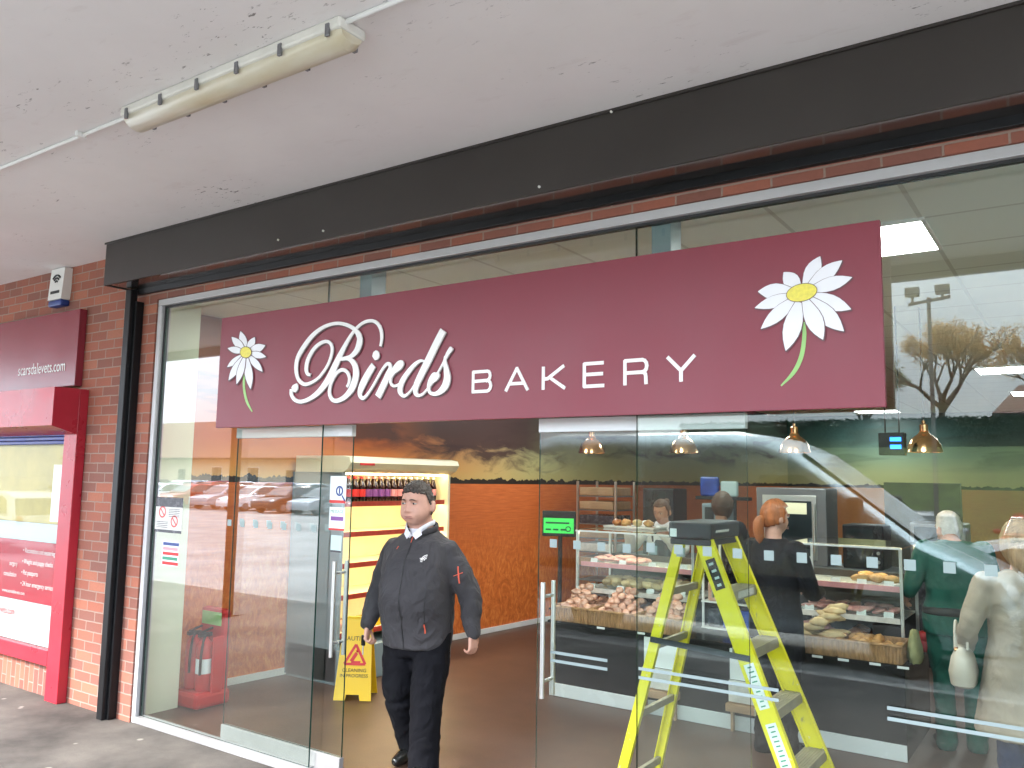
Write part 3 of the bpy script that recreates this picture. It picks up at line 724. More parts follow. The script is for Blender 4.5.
strokes = [
 z1_([(205,500,14),(182,490,20),(173,450,26),(185,385,26),(225,310,24),(280,258,20),(335,244,18),(368,275,20),(368,340,20),(335,430,18),(270,520,16),(200,565,18),(150,568,20),(112,530,22),(96,455,26),(108,370,28),(155,285,30),(225,195,26),(310,132,20),(400,105,18),(480,115,20),(545,150,24),(582,205,36),(583,255,42),(560,315,36),(515,360,24),(460,376,20),(435,378,18)]),
 z1_([(742,280,16),(752,225,20),(748,160,22),(722,108,20),(680,85,18),(620,95,18),(560,140,18),(505,215,22),(440,335,34),(395,430,44),(345,530,42),(280,620,34),(205,680,24),(135,705,20),(85,690,20),(60,650,22),(62,610,26)]),
 z1_([(84,572,30),(86,590,48),(82,610,46),(76,628,26)]),
 z1_([(455,376,16),(505,380,22),(545,425,36),(555,500,44),(530,590,44),(480,660,32),(420,696,24),(375,690,22),(352,640,22),(362,570,20),(400,495,20),(445,462,20),(485,475,20),(505,520,20),(500,565,18),(485,592,14)]),
 z1_([(690,372,30),(708,350,54),(722,330,40)]), z1_([(700,318,16),(712,345,44),(702,378,30)]),
 z1_([(690,425,40),(655,480,44),(612,560,46),(588,620,38),(588,660,26),(612,678,20),(650,640,16),(700,560,16),(750,470,16),(790,418,18),(815,420,22),(820,450,26)]),
 z1_([(818,440,20),(805,490,40),(770,570,44),(722,668,44)]),
 z1_([(800,520,12),(840,460,22),(880,415,30),(905,412,34),(890,440,34),(850,480,20),(825,520,16),(822,560,18),(845,585,16),(880,575,14),(920,540,12)]),
 z2_([(690,400,12),(655,392,18),(605,425,28),(545,495,34),(495,575,40),(480,640,40),(495,680,26),(525,690,20),(570,650,14),(620,570,12)]),
 z2_([(848,132,54),(790,245,54),(725,380,54),(660,510,50),(620,600,46),(612,660,34),(635,688,22),(675,675,16),(720,625,14),(770,560,14),(800,500,14),(850,410,16),(885,335,26),(915,290,32),(922,278,22)]),
 z2_([(866,350,14),(862,400,26),(875,470,40),(882,540,52),(862,610,54),(815,660,36),(770,675,24),(735,660,22),(725,620,26),(740,570,40),(770,535,60),(795,515,50),(803,495,26)]),
]
for grp in ((0, 1, 2, 3), (4, 5, 6), (7, 8), (9, 10), (11,)):
    q = MB()
    for i in grp: ribbon(q, [(a, b, w*1.12) for a, b, w in strokes[i]], YS-.0002-.0003*i, .010, mi=0)
    for i in grp: ribbon(q, [(a, b, w*1.12) for a, b, w in strokes[i]], YS-.0001, .004, mi=1, dx=.006, dz=-.008)
    q.build('script_letter', ['letterWhite', 'letterEdge'], sg, fixn=False)
# BAKERY
def letter(q, strokes, px0, px1, base0, top0, base1, top1):
    """unit strokes mapped into the quadrilateral the letter fills on the sign"""
    bl = aty(px0, base0, YS); br_ = aty(px1, base1, YS); tl = aty(px0, top0, YS)
    zb = bl.z; h = tl.z-bl.z; w = br_.x-bl.x; cnt = [0]
    for st in strokes:
        pts = [V((bl.x+w*u, YS-.0005, zb+h*v)) for u, v in st]
        for i in range(len(pts)-1):
            a, b = pts[i], pts[i+1]; d = (b-a).normalized()*.004; cnt[0] += 1; o_ = V((0, -.00025*cnt[0], 0))
            q.bar(a-d+o_, b+d+o_, .017, .006, (0, 1, 0))
T = .07
def arc(cx, cy, rx, ry, a0, a1, n=6): return [(cx+rx*cos(radians(a0+(a1-a0)*k/n)), cy+ry*sin(radians(a0+(a1-a0)*k/n))) for k in range(n+1)]
Bt = [[(0, 0), (0, 1), (.75, 1)]+arc(.78, .77, .17, .23, 90, -90)+[(0, .52)], [(.75, .52)]+arc(.80, .27, .2, .27, 90, -90)+[(0, 0)]]
At = [[(0, 0), (.5, 1), (1, 0)], [(.17, .3), (.83, .3)]]
Kt = [[(0, 0), (0, 1)], [(.95, 1), (.2, .46), (0, .46)], [(.3, .52), (1, 0)]]
Et = [[(.97, 1), (0, 1), (0, 0), (1, 0)], [(0, .52), (.94, .52)]]
Rt_ = [[(0, 0), (0, 1), (.75, 1)]+arc(.78, .74, .2, .26, 90, -90)+[(0, .48)], [(.75, .48)]+arc(.78, .3, .16, .18, 90, 0, 3)+[(.95, 0)]]
Yt = [[(0, 1), (.5, .42), (1, 1)], [(.5, .42), (.5, 0)]]
for st, a in ((Bt, (473.5, 491.5, 392.0, 372.2, 391.2, 371.8)), (At, (506.5, 528, 390.7, 369, 389.8, 368)), (Kt, (543.7, 565, 389, 367.5, 387.5, 366)), (Et, (584.8, 604, 386.5, 364, 386, 363)),
              (Rt_, (625.5, 648, 384.5, 361, 384, 360)), (Yt, (668.5, 695, 381.5, 357.5, 380, 356))):
    q = MB(); letter(q, st, *a); q.build('bold_letter', 'letterWhite', sg)
def daisy(z, centre, crx, cry, petals, stem, rot):
    """petals: (tip_px, tip_py, width_px); all laid flat on the sign face"""
    k, ox, oy = z
    f = lambda p: (ox+p[0]/k, oy+p[1]/k)
    cpx = f(centre)
    d = thing_part('daisy', sg)
    def petal(tip, w, grow, y, root=.18, ends=(0, 0)):
        tx, ty = f(tip); c0 = (cpx[0]+(tx-cpx[0])*root, cpx[1]+(ty-cpx[1])*root)
        L = math.hypot(tx-c0[0], ty-c0[1]); ux, uy = (tx-c0[0])/L, (ty-c0[1])/L
        pts = []
        prof = [(-.02, .40), (.15, .68), (.33, .93), (.50, 1.0), (.66, .88), (.80, .62), (.92, .29), (1.0, .03)]
        for s_ in (1, -1):
            row = []
            for tt, ww in prof:
                hw = w/k*.54*ww+grow; l = tt*L+(grow if tt > .9 else 0)
                row.append((c0[0]+ux*l-uy*hw*s_, c0[1]+uy*l+ux*hw*s_))
            pts += row if s_ == 1 else row[::-1]
        return [aty(a, b, YS) for a, b in pts]
    q = MB()
    for j, (a, b, w) in enumerate(petals):
        P = petal((a, b), w, 0, YS); yy = YS-.0030-.00035*j
        q.prism([V((p.x, yy, p.z)) for p in P], (0, .0003, 0), 0)
        P = petal((a+3, b+4), w, .75, YS); yy = YS-.00285-.00035*j
        q.prism([V((p.x, yy, p.z)) for p in P], (0, .0003, 0), 1)
    for p, r in ((d, 0),): pass
    q.build('petals', ['petal', 'petalEdge'], d, fixn=True)
    def ell(grow):
        out = []
        for i in range(28):
            a = 2*pi*i/28; x = (crx/k+grow)*cos(a); y = (cry/k+grow)*sin(a)
            out.append((cpx[0]+x*cos(rot)-y*sin(rot), cpx[1]+x*sin(rot)+y*cos(rot)))
        return [aty(a, b, YS) for a, b in out]
    q = MB(); q.prism([V((p.x, YS-.009, p.z)) for p in ell(0)], (0, .0006, 0)); q.build('flower_centre', 'yolk', d)
    q = MB(); q.prism([V((p.x, YS-.0084, p.z)) for p in ell(.6)], (0, .0006, 0)); q.build('centre_outline', 'petalEdge', d)
    q = MB(); ribbon(q, [(*f(p[:2]), p[2]/k) for p in stem], YS-.0003, .0014); q.build('stem', 'stem', d, fixn=False)
def thing_part(name, parent):
    o = bpy.data.objects.new(name, None); COL.objects.link(o); o.parent = parent; o.matrix_parent_inverse = wmat(parent).inverted(); o.empty_display_size = .05; return o
daisy((8.533, 220, 325), (230, 235), 46, 46, [(180,55,58),(300,105,54),(105,103,58),(390,175,66),(72,200,52),(398,272,52),(68,360,48),(368,398,54),(82,472,60),(268,545,62),(150,505,52)],
      [(212,395,20),(206,480,22),(212,570,22),(235,660,20),(278,740,8)], 0)
daisy((5.486, 745, 250), (316, 235), 84, 46, [(415,35,80),(215,122,84),(535,58,74),(75,228,88),(590,150,70),(58,318,62),(585,325,80),(92,432,68),(545,445,92),(228,552,92),(432,492,90)],
      [(322,395,16),(328,470,22),(312,580,24),(270,670,22),(200,745,8)], radians(-14))

# ================================================================== INTERIOR FURNITURE
# --- drinks chiller
ch = thing('drinks_chiller', 'tall open fronted drinks chiller with glowing yellow shelves against the mural', 'chiller', (-5.65, 2.3, 0))
cy0, cy1, cxb, cxf = 1.57, 3.06, -5.975, -5.33
q = MB(); q.box((cxb, cy0, .02), (cxf, cy0+.035, 1.80), .006); q.build('side_panel', 'chillerOut', ch)
q = MB(); q.box((cxb+.05, cy1-.035, .02), (cxf, cy1, 1.80), .006); q.build('side_panel', 'chillerCap', ch)
q = MB(); q.box((cxb+.11, cy0+.037, .3), (cxb+.16, cy1-.037, 1.80)); q.build('back_panel', 'chillerIn', ch)
q = MB(); q.box((cxb+.02, cy0, .0), (cxf+.06, cy1, .30), .01); q.build('base', 'chillerOut', ch)
q = MB()
prof = [(-.0, .0), (.06, .03), (.10, .085), (.08, .13), (.0, .145), (-.6, .145), (-.6, .0)]
q.prism([(cxf+a, cy0-.01, 1.80+b) for a, b in prof], (0, cy1-cy0+.02, 0)); q.build('top_hood', 'chillerCap', ch)
q = MB(); q.box((cxf+.101, cy0+.10, 1.865), (cxf+.104, cy0+.28, 1.885)); q.build('badge', 'redprint', ch)
for zz in (.42, .73, 1.0, 1.27, 1.535):
    dx = 0 if zz > .5 else .04
    q = MB(); q.box((cxb+.17, cy0+.04, zz-.022), (cxf-.05+dx, cy1-.04, zz)); sh = q.build('shelf', 'chillerIn', ch)
    q = MB(); q.box((cxf-.048+dx, cy0+.04, zz-.036), (cxf-.040+dx, cy1-.04, zz+.008)); q.build('price_strip', 'redstrip', sh)
    if zz > .5:
        q = MB(); q.box((cxf-.10, cy0+.06, zz-.034), (cxf-.075, cy1-.06, zz-.024)); q.build('strip_lamp', 'warmled', sh)
q = MB(); q.box((cxf-.06, cy0+.06, 1.782), (cxf-.03, cy1-.06, 1.796)); q.build('strip_lamp', 'warmled', ch)
def bottle(loc, mlabel, mcap, label, group):
    t = lthing('drink_bottle', label, 'bottle', loc, 0, group)
    q = MB(); q.lathe([(.033, 0), (.036, .01), (.036, .13), (.030, .16), (.014, .205), (.014, .215)], n=14); q.build('body', 'cola', t, smooth=True)
    q = MB(); q.lathe([(.0368, .05), (.0368, .115)], n=14); q.build('wrapper', mlabel, t, smooth=True)
    q = MB(); q.lathe([(.016, .212), (.016, .232), (.0, .233)], n=12); q.build('cap', mcap, t, smooth=True)
    return t
kinds = [('redprint', 'red', 'dark cola bottle with red wrapper and red cap on the top chiller shelf', 'red wrapped bottles in the chiller'),
         ('purpleprint', 'pinkprint', 'dark bottle with purple wrapper on the top chiller shelf', 'purple wrapped bottles in the chiller'),
         ('pinkprint', 'whitestrip', 'dark bottle with pale pink wrapper and white cap on the top chiller shelf', 'pink wrapped bottles in the chiller')]
protos = {}
yy = cy0+.10; k = 0
while yy < cy1-.08:
    g = 0 if k < 4 else 1 if k < 8 else 2
    for dx in (0, .1):
        loc = (cxf-.12-dx, yy, 1.5352)
        if g in protos:
            o = copy_tree(protos[g]); o.location = loc
        else: protos[g] = bottle(loc, *kinds[g])
    yy += .084; k += 1
# --- food packs low in the chiller
for k in range(7):
    q = MB(); y = cy0+.12+k*.19; q.box((cxf-.30, y, .4202), (cxf-.06, y+.15, .4202+.07), .012)
    one('snack_tray', q, ('pinkcake', 'bun', 'yellowpack')[k % 3], 'low ' + ('pink', 'golden', 'yellow')[k % 3] + ' food tray on the bottom chiller shelf', 'food tray', ('pink', 'golden', 'yellow')[k % 3]+' food trays in the chiller')
# --- fire extinguisher stand
fx, fy = -5.735, .545
t = thing('extinguisher_stand', 'red plastic stand holding two fire extinguishers beside the cream column', 'stand', (fx, fy, 0))
q = MB(); q.box((fx-.16, fy-.15, .001), (fx+.16, fy+.16, .12), .03); q.build('base', 'red', t)
q = MB(); q.box((fx-.155, fy+.07, .10), (fx+.155, fy+.14, .72), .03); q.box((fx-.155, fy-.02, .10), (fx-.135, fy+.08, .52), .008); q.box((fx+.135, fy-.02, .10), (fx+.155, fy+.08, .52), .008); q.build('back', 'red', t)
q = MB(); q.box((fx-.12, fy+.064, .59), (fx+.12, fy+.069, .69)); q.build('sign_plate', 'stem', t)
for s, lb in ((-1, 'red fire extinguisher on the left of the red stand'), (1, 'red fire extinguisher with white label on the right of the red stand')):
    cx = fx+s*.068; e = thing('fire_extinguisher', lb, 'extinguisher', (cx, fy-.02, .121), 0, 'fire extinguishers on the red stand')
    q = MB(); q.lathe([(.058, .121), (.062, .135), (.062, .43), (.052, .475), (.025, .50), (.02, .52)], (cx, fy-.03, 0), 18); q.build('cylinder', 'red', e, smooth=True)
    q = MB(); q.box((cx-.02, fy-.09, .52), (cx+.02, fy+.02, .55), .005); q.bar((cx, fy-.08, .552), (cx, fy+.03, .58), .02, .012); q.build('valve', 'black', e)
    q = MB(); q.tube(cr([(cx+.02, fy-.04, .53), (cx+.06, fy-.09, .50), (cx+.06, fy-.105, .38), (cx+.05, fy-.10, .25)], 5), .010, 8); q.build('hose', 'black', e, smooth=True)
    q = MB(); q.lathe([(.0628, .25), (.0628, .36)], (cx, fy-.03, 0), 18); q.build('label_band', 'paper' if s > 0 else 'redprint', e, smooth=True)
# --- wet floor sign
wl = atz(356, 697, 0)
wf = lthing('wet_floor_sign', 'yellow folding wet floor caution sign behind the man', 'floor sign', (wl.x, wl.y, 0.002), radians(33))
tl = radians(12); up = V((0, sin(tl), cos(tl)))
for s in (1, -1):
    rt = V((1, 0, 0)); u2 = V((0, s*sin(tl), cos(tl))); o = V((0, -s*.135, .002))
    n2 = V((0, -s*1, 0)); poly = []
    for a, b in ((-.15, 0), (-.06, 0), (-.05, .045), (.05, .045), (.06, 0), (.15, 0), (.115, .60), (.09, .635), (-.09, .635), (-.115, .60)):
        poly.append(o+rt*a+u2*b)
    q = MB(); q.prism(poly, u2.cross(rt)*(.008*(1 if s > 0 else -1)) if s < 0 else u2.cross(rt)*-.008); pn = q.build('panel', 'yellowSign', wf)
    if s == 1:
        nrm = rt.cross(u2)
        q = MB(); text(q, 'CAUTION', o+u2*.455+nrm*.009, rt, u2, .048, .001, align='CENTER', sx=1.05)
        text(q, 'CLEANING', o+u2*.215+nrm*.009, rt, u2, .038, .001, align='CENTER', sx=1.05); text(q, 'IN PROGRESS', o+u2*.175+nrm*.009, rt, u2, .036, .001, align='CENTER', sx=1.05); q.build('lettering', 'blackMatt', pn)
        tri = [(-.085, .275), (.085, .275), (0, .425)]
        q = MB()
        for i in range(3):
            a = o+rt*tri[i][0]+u2*tri[i][1]+nrm*.0095; b = o+rt*tri[(i+1) % 3][0]+u2*tri[(i+1) % 3][1]+nrm*.0095; q.bar(a, b, .020, .002, nrm)
        q.bar(o+rt*-.03+u2*.295+nrm*.0095, o+rt*.01+u2*.36+nrm*.0095, .028, .002, nrm); q.bar(o+rt*-.03+u2*.292+nrm*.0095, o+rt*.045+u2*.292+nrm*.0095, .014, .002, nrm); q.ball(o+rt*.014+u2*.375+nrm*.0095, .011)
        q.build('warning_triangle', 'redprint', pn)
q = MB(); q.box((-.085, -.014, .612), (.085, .014, .632), .004); q.build('hinge', 'yellowSign', wf)

# --- step ladder (inside, close behind the glass)
ld = thing('step_ladder', 'bright yellow fibreglass step ladder standing behind the glass', 'ladder', (-1.55, .58, 0))
ztop = 1.49
def fr(z): return V((-.975-.405*z, 0, z))
def rr(z): return V((-2.085+.260*z, 0, z))
def yn(z): return .33+.05*z/ztop
def yf(z): return .85-.11*z/ztop
for fn, w, nm in ((fr, .088, 'front_rail'), (rr, .05, 'rear_rail')):
    for yq in (yn, yf):
        a = fn(0.02); a.y = yq(.02); b = fn(ztop); b.y = yq(ztop)
        d = (b-a).normalized(); side = V((0, 1, 0)); wv = d.cross(side).normalized()
        q = MB()
        q.bar(a, b, .006, w, wv)                            # web of the channel, seen flat from outside
        inn = .012 if yq is yn else -.012
        for s in (-1, 1): q.bar(a+wv*(s*(w/2-.003))+side*inn, b+wv*(s*(w/2-.003))+side*inn, .026, .006, wv)
        r_ = q.build(nm, 'yellow', ld)
        q = MB(); f0 = a.copy(); q.box((f0.x-w*.62, f0.y-.022, .0), (f0.x+w*.62, f0.y+.030, .045), .006); q.build('foot', 'blackMatt', r_)
        if fn is fr and yq is yn:
            dn = V((0, -1, 0))
            for z0_, z1q, m in ((1.26, 1.40, 'blackMatt'), (.74, .93, 'paper'), (.50, .68, 'paper')):
                q = MB(); pa = a+d*((z0_-.02)/d.z)+dn*.0042; pb = a+d*((z1q-.02)/d.z)+dn*.0042
                q.bar(pa, pb, .002, .050, wv); lbq = q.build('label_plate', m, r_)
                q = MB(); rows = 9 if m == 'paper' else 4
                for i in range(rows):
                    pc = pa.lerp(pb, (i+.6)/(rows+.3))+dn*.0014; q.bar(pc-wv*.016*random.uniform(.6, 1), pc+wv*.018*random.uniform(.5, 1), .0008, .006 if m == 'paper' else .012, d)
                q.build('print_lines', 'greenprint' if m == 'paper' else 'paperTeal', lbq)
for z in (.215, .475, .735, .995, 1.25):
    p = fr(z); q = MB()
    x = p.x
    q.box((x-.055, yn(z)+.006, z-.006), (x+.045, yf(z)-.006, z)); q.box((x+.038, yn(z)+.006, z-.048), (x+.045, yf(z)-.006, z-.0065)); q.box((x-.055, yn(z)+.006, z-.035), (x-.049, yf(z)-.006, z-.0065))
    for k in range(7): q.box((x-.05+k*.0135, yn(z)+.01, z+.0002), (x-.045+k*.0135, yf(z)-.01, z+.003))
    s_ = q.build('step', 'tread', ld)
    if z > 1.2:
        q = MB(); q.box((x+.0455, yn(z)+.10, z-.040), (x+.047, yf(z)-.06, z-.008)); q.build('label_plate', 'whitestrip', s_)
for z in (.25, .60, .95, 1.22):
    p = rr(z); q = MB(); q.box((p.x-.012, yn(z)+.004, z-.018), (p.x+.012, yf(z)-.004, z+.018), .003); q.build('rear_brace', 'tread', ld)
for yq, dy in ((yn, -.012), (yf, .012)):
    q = MB(); a = rr(.985); b = fr(.955); q.bar((a.x-.02, yq(.95)+dy, a.z), (b.x+.02, yq(.95)+dy, b.z), .005, .028, (0, 0, 1)); q.build('spreader', 'ladderCap', ld)
q = MB(); q.box((-1.745, .362, 1.462), (-1.535, .762, 1.490), .004); q.box((-1.752, .352, 1.4905), (-1.528, .772, 1.575), .014); cp = q.build('top_cap', 'ladderCap', ld)
q = MB(); q.box((-1.74, .3500, 1.50), (-1.705, .3518, 1.54)); q.build('label_plate', 'paper', cp)
q = MB(); q.tube([(-1.5275, .42+.012*k, 1.525+.010*(k % 2)) for k in range(16)], .0035, 6); q.build('worn_print', 'whitestrip', cp)

# --- serving counter
ct = thing('serving_counter', 'long black serving counter base with a pale plinth', 'counter', (-2.4, 2.9, 0))
q = MB(); q.box((-3.75, 2.475, .001), (-1.04, 3.45, .585), .004); q.build('base', 'counterBlack', ct)
q = MB(); q.box((-3.752, 2.458, .002), (-1.04, 2.473, .105), .003); q.build('plinth', 'whiteGloss', ct)
q = MB(); q.box((-3.77, 2.45, .586), (-1.03, 3.46, .606), .003); q.build('ledge', 'counterBlack', ct)
q = MB()
for x in (-3.3, -2.95, -1.62, -1.45, -1.25, -1.08): q.box((x, 2.446, .588), (x+.07, 2.4495, .604))
q.build('price_ticket', 'paper', ct)
for x, lb in ((-3.0, 'white panel with wooden tray leaning on the counter base left of the ladder rail'), (-2.32, 'white panel with wooden tray on the counter base between the ladder rails')):
    t = thing('display_stand', lb, 'display stand', (x, 2.42, 0), 0, 'white stands against the counter base')
    q = MB(); q.box((x+.12, 2.435, .36), (x+.39, 2.449, .575)); q.build('panel', 'paper', t)
    q = MB(); q.box((x+.12, 2.40, .21), (x+.39, 2.43, .358), .004); q.build('leaflets', 'whitestrip', t)
    q = MB(); q.box((x+.11, 2.36, .15), (x+.41, 2.45, .205), .004); q.build('tray', 'wood', t)
    q = MB(); q.box((x+.13, 2.41, .003), (x+.15, 2.44, .148)); q.box((x+.37, 2.41, .003), (x+.39, 2.44, .148)); q.build('leg', 'wood', t)
# glass display cabinets on the counter
for x0, x1, lb in ((-3.70, -2.62, 'glass display cabinet of cakes left of the ladder'), (-1.87, -1.09, 'glass display cabinet of pastries right of the ladder')):
    t = thing('display_cabinet', lb, 'display cabinet', ((x0+x1)/2, 3.0, .607), 0, 'glass cabinets on the serving counter')
    pane(x0+.01, x1-.01, .86, 1.325, 2.795, 2.801).build('front_glass', ['cabinetglass', 'glassEdge'], t)
    q = MB(); q.box((x0, 2.79, 1.326), (x1, 3.60, 1.336)); q.build('top_glass', 'cabinetglass', t); q = MB(); q.box((x0, 2.78, 1.324), (x1, 2.789, 1.338)); q.build('front_trim', 'whiteGloss', t)
    for x in (x0, x1-.02):
        for y in (2.80, 3.40): q = MB(); q.box((x, y, .607), (x+.02, y+.02, 1.325)); q.build('post', 'steel', t)
    for z, y0 in ((.84, 2.80), (1.05, 2.86)):
        q = MB(); q.box((x0+.021, y0, z-.014), (x1-.021, 3.40, z)); s_ = q.build('shelf', 'whiteGloss', t)
        q = MB(); q.box((x0+.021, y0-.012, z-.024), (x1-.021, y0-.0005, z+.014)); q.build('price_strip', 'pinkprint' if z > 1 else 'whitestrip', s_)
    for z, y0 in ((.84, 2.83), (1.05, 2.87)):
        for k in range(4):
            xx = x0+.10+k*(x1-x0-.2)/3.2; q = MB(); q.prism([(xx, y0, z+.001), (xx+.065, y0, z+.001), (xx+.065, y0+.016, z+.045), (xx, y0+.016, z+.045)], (0, .0012, 0)); q.build('price_card', 'paper', t)
    q = MB(); q.box((x0+.04, 3.0, 1.31), (x1-.04, 3.03, 1.325)); q.build('strip_lamp', 'warmled', t)
    q = MB(); q.box((x0+.021, 3.421, .607), (x1-.021, 3.43, 1.10)); q.build('back_panel', 'cabback', t)
# baskets with rolls
def basket(x0, x1, label, y0=2.465, y1=2.775, z=.607, h=.115):
    t = thing('wicker_basket', label, 'basket', ((x0+x1)/2, (y0+y1)/2, z), 0, 'wicker baskets along the counter ledge')
    q = MB(); tk = .012
    q.box((x0, y0, z), (x1, y1, z+.012)); 
    for a, b in (((x0, y0), (x1, y0+tk)), ((x0, y1-tk), (x1, y1)), ((x0, y0+tk), (x0+tk, y1-tk)), ((x1-tk, y0+tk), (x1, y1-tk))):
        q.box((a[0], a[1], z+.0125), (b[0], b[1], z+h))
    n = int((x1-x0)/.022)
    for k in range(n): q.tube([(x0+.011+k*.022, y0-.002, z+.004), (x0+.011+k*.022, y0-.002, z+h-.004)], .0065, 6)
    n = int((y1-y0)/.022)
    for k in range(n): q.tube([(x1+.002, y0+.011+k*.022, z+.004), (x1+.002, y0+.011+k*.022, z+h-.004)], .0065, 6)
    q.build('weave', 'wicker', t)
    q = MB(); q.tube([(x0, y0, z+h), (x1, y0, z+h), (x1, y1, z+h), (x0, y1, z+h), (x0, y0, z+h)], .011, 8); q.build('rim', 'wicker', t, smooth=True)
def blob(name, r, m, label, cat, group, seed=0, seam=False):
    q = MB(); q.ball((0, 0, 0), r, nu=14, nv=10)
    for v in q.v:
        n = mnoise.noise(v*(1.6/max(r))+V((seed*3.1, 0, 0)))*.30; v *= 1+n
        if seam: v.z -= .012*math.exp(-(v.x/.012)**2)*(1 if v.z > 0 else 0)
    o = q.build(name, m, smooth='all'); tag(o, label, cat, group); return o
def heap(x0, x1, y0, y1, z, proto_args, n, seed, top=.06, step=None):
    """settle pieces in rows so that each rests on the layer beneath"""
    rnd = random.Random(seed); name, r, m, label, cat, group = proto_args
    first = None; items = []
    nx = max(1, int((x1-x0)/(r[0]*1.85))); ny = max(1, int((y1-y0)/(r[1]*1.85)))
    lay = 0; placed = 0
    while placed < n and lay < 6:
        for i in range(max(1, nx-lay//2)):
            for j in range(max(1, ny-lay//2)):
                if placed >= n: break
                x = min(x1-.02, x0+(i+.5+lay*.3)*(x1-x0)/nx)+rnd.uniform(-.012, .012); y = min(y1-.02, y0+(j+.5+lay*.3)*(y1-y0)/ny)+rnd.uniform(-.012, .012)
                if first is None: first = blob(*proto_args, seed=seed); o = first
                else: o = first.copy(); COL.objects.link(o)
                o.rotation_euler = (rnd.uniform(-.25, .25), rnd.uniform(-.25, .25), rnd.uniform(0, 6.28) if r[0] == r[1] else rnd.uniform(-.3, .3))
                o.scale = (rnd.uniform(.8, 1.45), rnd.uniform(.75, 1.2), rnd.uniform(.75, 1.15)); o.location = (x, y, z+lay*r[2]*1.35); placed += 1
        lay += 1
bks = [(-3.74, -3.40, 'wicker basket of bagged rolls nearest the mural, far left of the counter'), (-3.385, -2.985, 'second wicker basket of bagged rolls from the left, below the cakes'),
       (-2.97, -2.60, 'wicker basket of brown rolls just behind the left ladder rail'), (-1.855, -1.47, 'wicker basket of pale loaves right of the ladder'), (-1.455, -1.055, 'wicker basket at the right end of the counter')]
for i, (a, b, lb) in enumerate(bks):
    basket(a, b, lb)
    if i in (0, 1): heap(a+.02, b-.02, 2.49, 2.76, .655, ('bread_roll', (.034, .038, .028), 'bagged', ('shiny bagged roll heaped in the leftmost wicker basket', 'shiny bagged roll heaped in the second basket from the left')[i], 'bread roll', ('rolls in the leftmost basket', 'rolls in the second basket')[i]), 84, i)
    elif i == 2: heap(a+.02, b-.02, 2.49, 2.76, .655, ('bread_roll', (.034, .04, .028), 'bagged', 'brown bagged roll heaped in the basket behind the left ladder rail', 'bread roll', 'rolls in the basket behind the ladder'), 74, i)
    elif i == 3: heap(a+.02, b-.02, 2.49, 2.76, .66, ('bread_loaf', (.075, .034, .030), 'pale', 'pale long loaf heaped in the basket right of the ladder', 'loaf', 'loaves in the basket right of the ladder'), 34, i)
    else: heap(a+.02, b-.02, 2.49, 2.76, .645, ('bread_roll', (.036, .036, .027), 'bun', 'golden roll lying in the basket at the right end of the counter', 'bread roll', 'rolls in the right end basket'), 34, i)
# cakes on shelves
def row(x0, x1, y0, y1, z, args, n, seed): heap(x0, x1, y0, y1, z+args[1][2]*.93, args, n, seed)
row(-3.66, -2.66, 2.83, 3.3, .607, ('iced_cake', (.055, .05, .04), 'bagged', 'pinkish wrapped cake in the bottom of the left glass cabinet', 'cake', 'cakes at the bottom of the left cabinet'), 34, 21)
row(-3.5, -2.66, 2.84, 3.2, .841, ('golden_bun', (.05, .05, .033), 'pale', 'pale golden bun on the middle shelf of the left glass cabinet', 'bun', 'buns on the middle shelf of the left cabinet'), 24, 22)
row(-3.62, -2.9, 2.9, 3.2, 1.051, ('pink_cake', (.05, .05, .02), 'pinkcake', 'flat pink iced cake on the upper shelf of the left glass cabinet', 'cake', 'pink cakes on the upper left shelf'), 14, 23)
row(-1.83, -1.55, 2.83, 3.1, .607, ('pink_cake', (.05, .05, .035), 'pinkcake', 'pink wrapped cake in the bottom left of the right glass cabinet', 'cake', 'pink cakes in the right cabinet'), 9, 24)
row(-1.53, -1.15, 2.83, 3.1, .607, ('dark_pastry', (.06, .035, .03), 'pastry', 'dark glazed pastry in the bottom of the right glass cabinet', 'pastry', 'dark pastries in the right cabinet'), 16, 25)
row(-1.80, -1.13, 2.84, 3.2, .841, ('flat_pastry', (.05, .05, .02), 'pinkcake', 'flat pale pastry on the middle shelf of the right glass cabinet', 'pastry', 'pastries on the right middle shelf'), 20, 26)
row(-1.45, -1.13, 2.9, 3.2, 1.051, ('cheese_pastry', (.055, .04, .028), 'bun', 'golden pastry on the upper shelf of the right glass cabinet', 'pastry', 'pastries on the right upper shelf'), 10, 27)
# snack rack between cabinets
t = thing('snack_rack', 'small white wire rack of packets behind the yellow ladder', 'rack', (-2.24, 2.9, .607))
for x in (-2.55, -1.92):
    for y in (2.82, 3.18): q = MB(); q.box((x-.008, y-.008, .607), (x+.008, y+.008, 1.05)); q.build('upright', 'white', t)
for z in (.64, .84): q = MB(); q.box((-2.56, 2.80, z-.01), (-1.91, 3.2, z)); q.build('shelf', 'white', t)
for z, cols in ((.64, ('darkpack', 'bluepack', 'bluepack', 'darkpack', 'bluepack')), (.84, ('bagged', 'yellowpack', 'darkpack', 'yellowpack', 'darkpack'))):
    for k, m in enumerate(cols):
        x = -2.52+k*.118; q = MB(); q.box((x, 2.83, z), (x+.10, 2.95, z+(.13 if k % 2 else .15)), .015)
        nm = {'darkpack': 'dark', 'bluepack': 'blue', 'bagged': 'pinkish', 'yellowpack': 'yellow'}[m]; sh = 'lower' if z < .8 else 'upper'
        one('snack_packet', q, m, f'{nm} snack packet on the {sh} shelf of the white rack', 'packet', f'{nm} packets on the {sh} rack shelf')
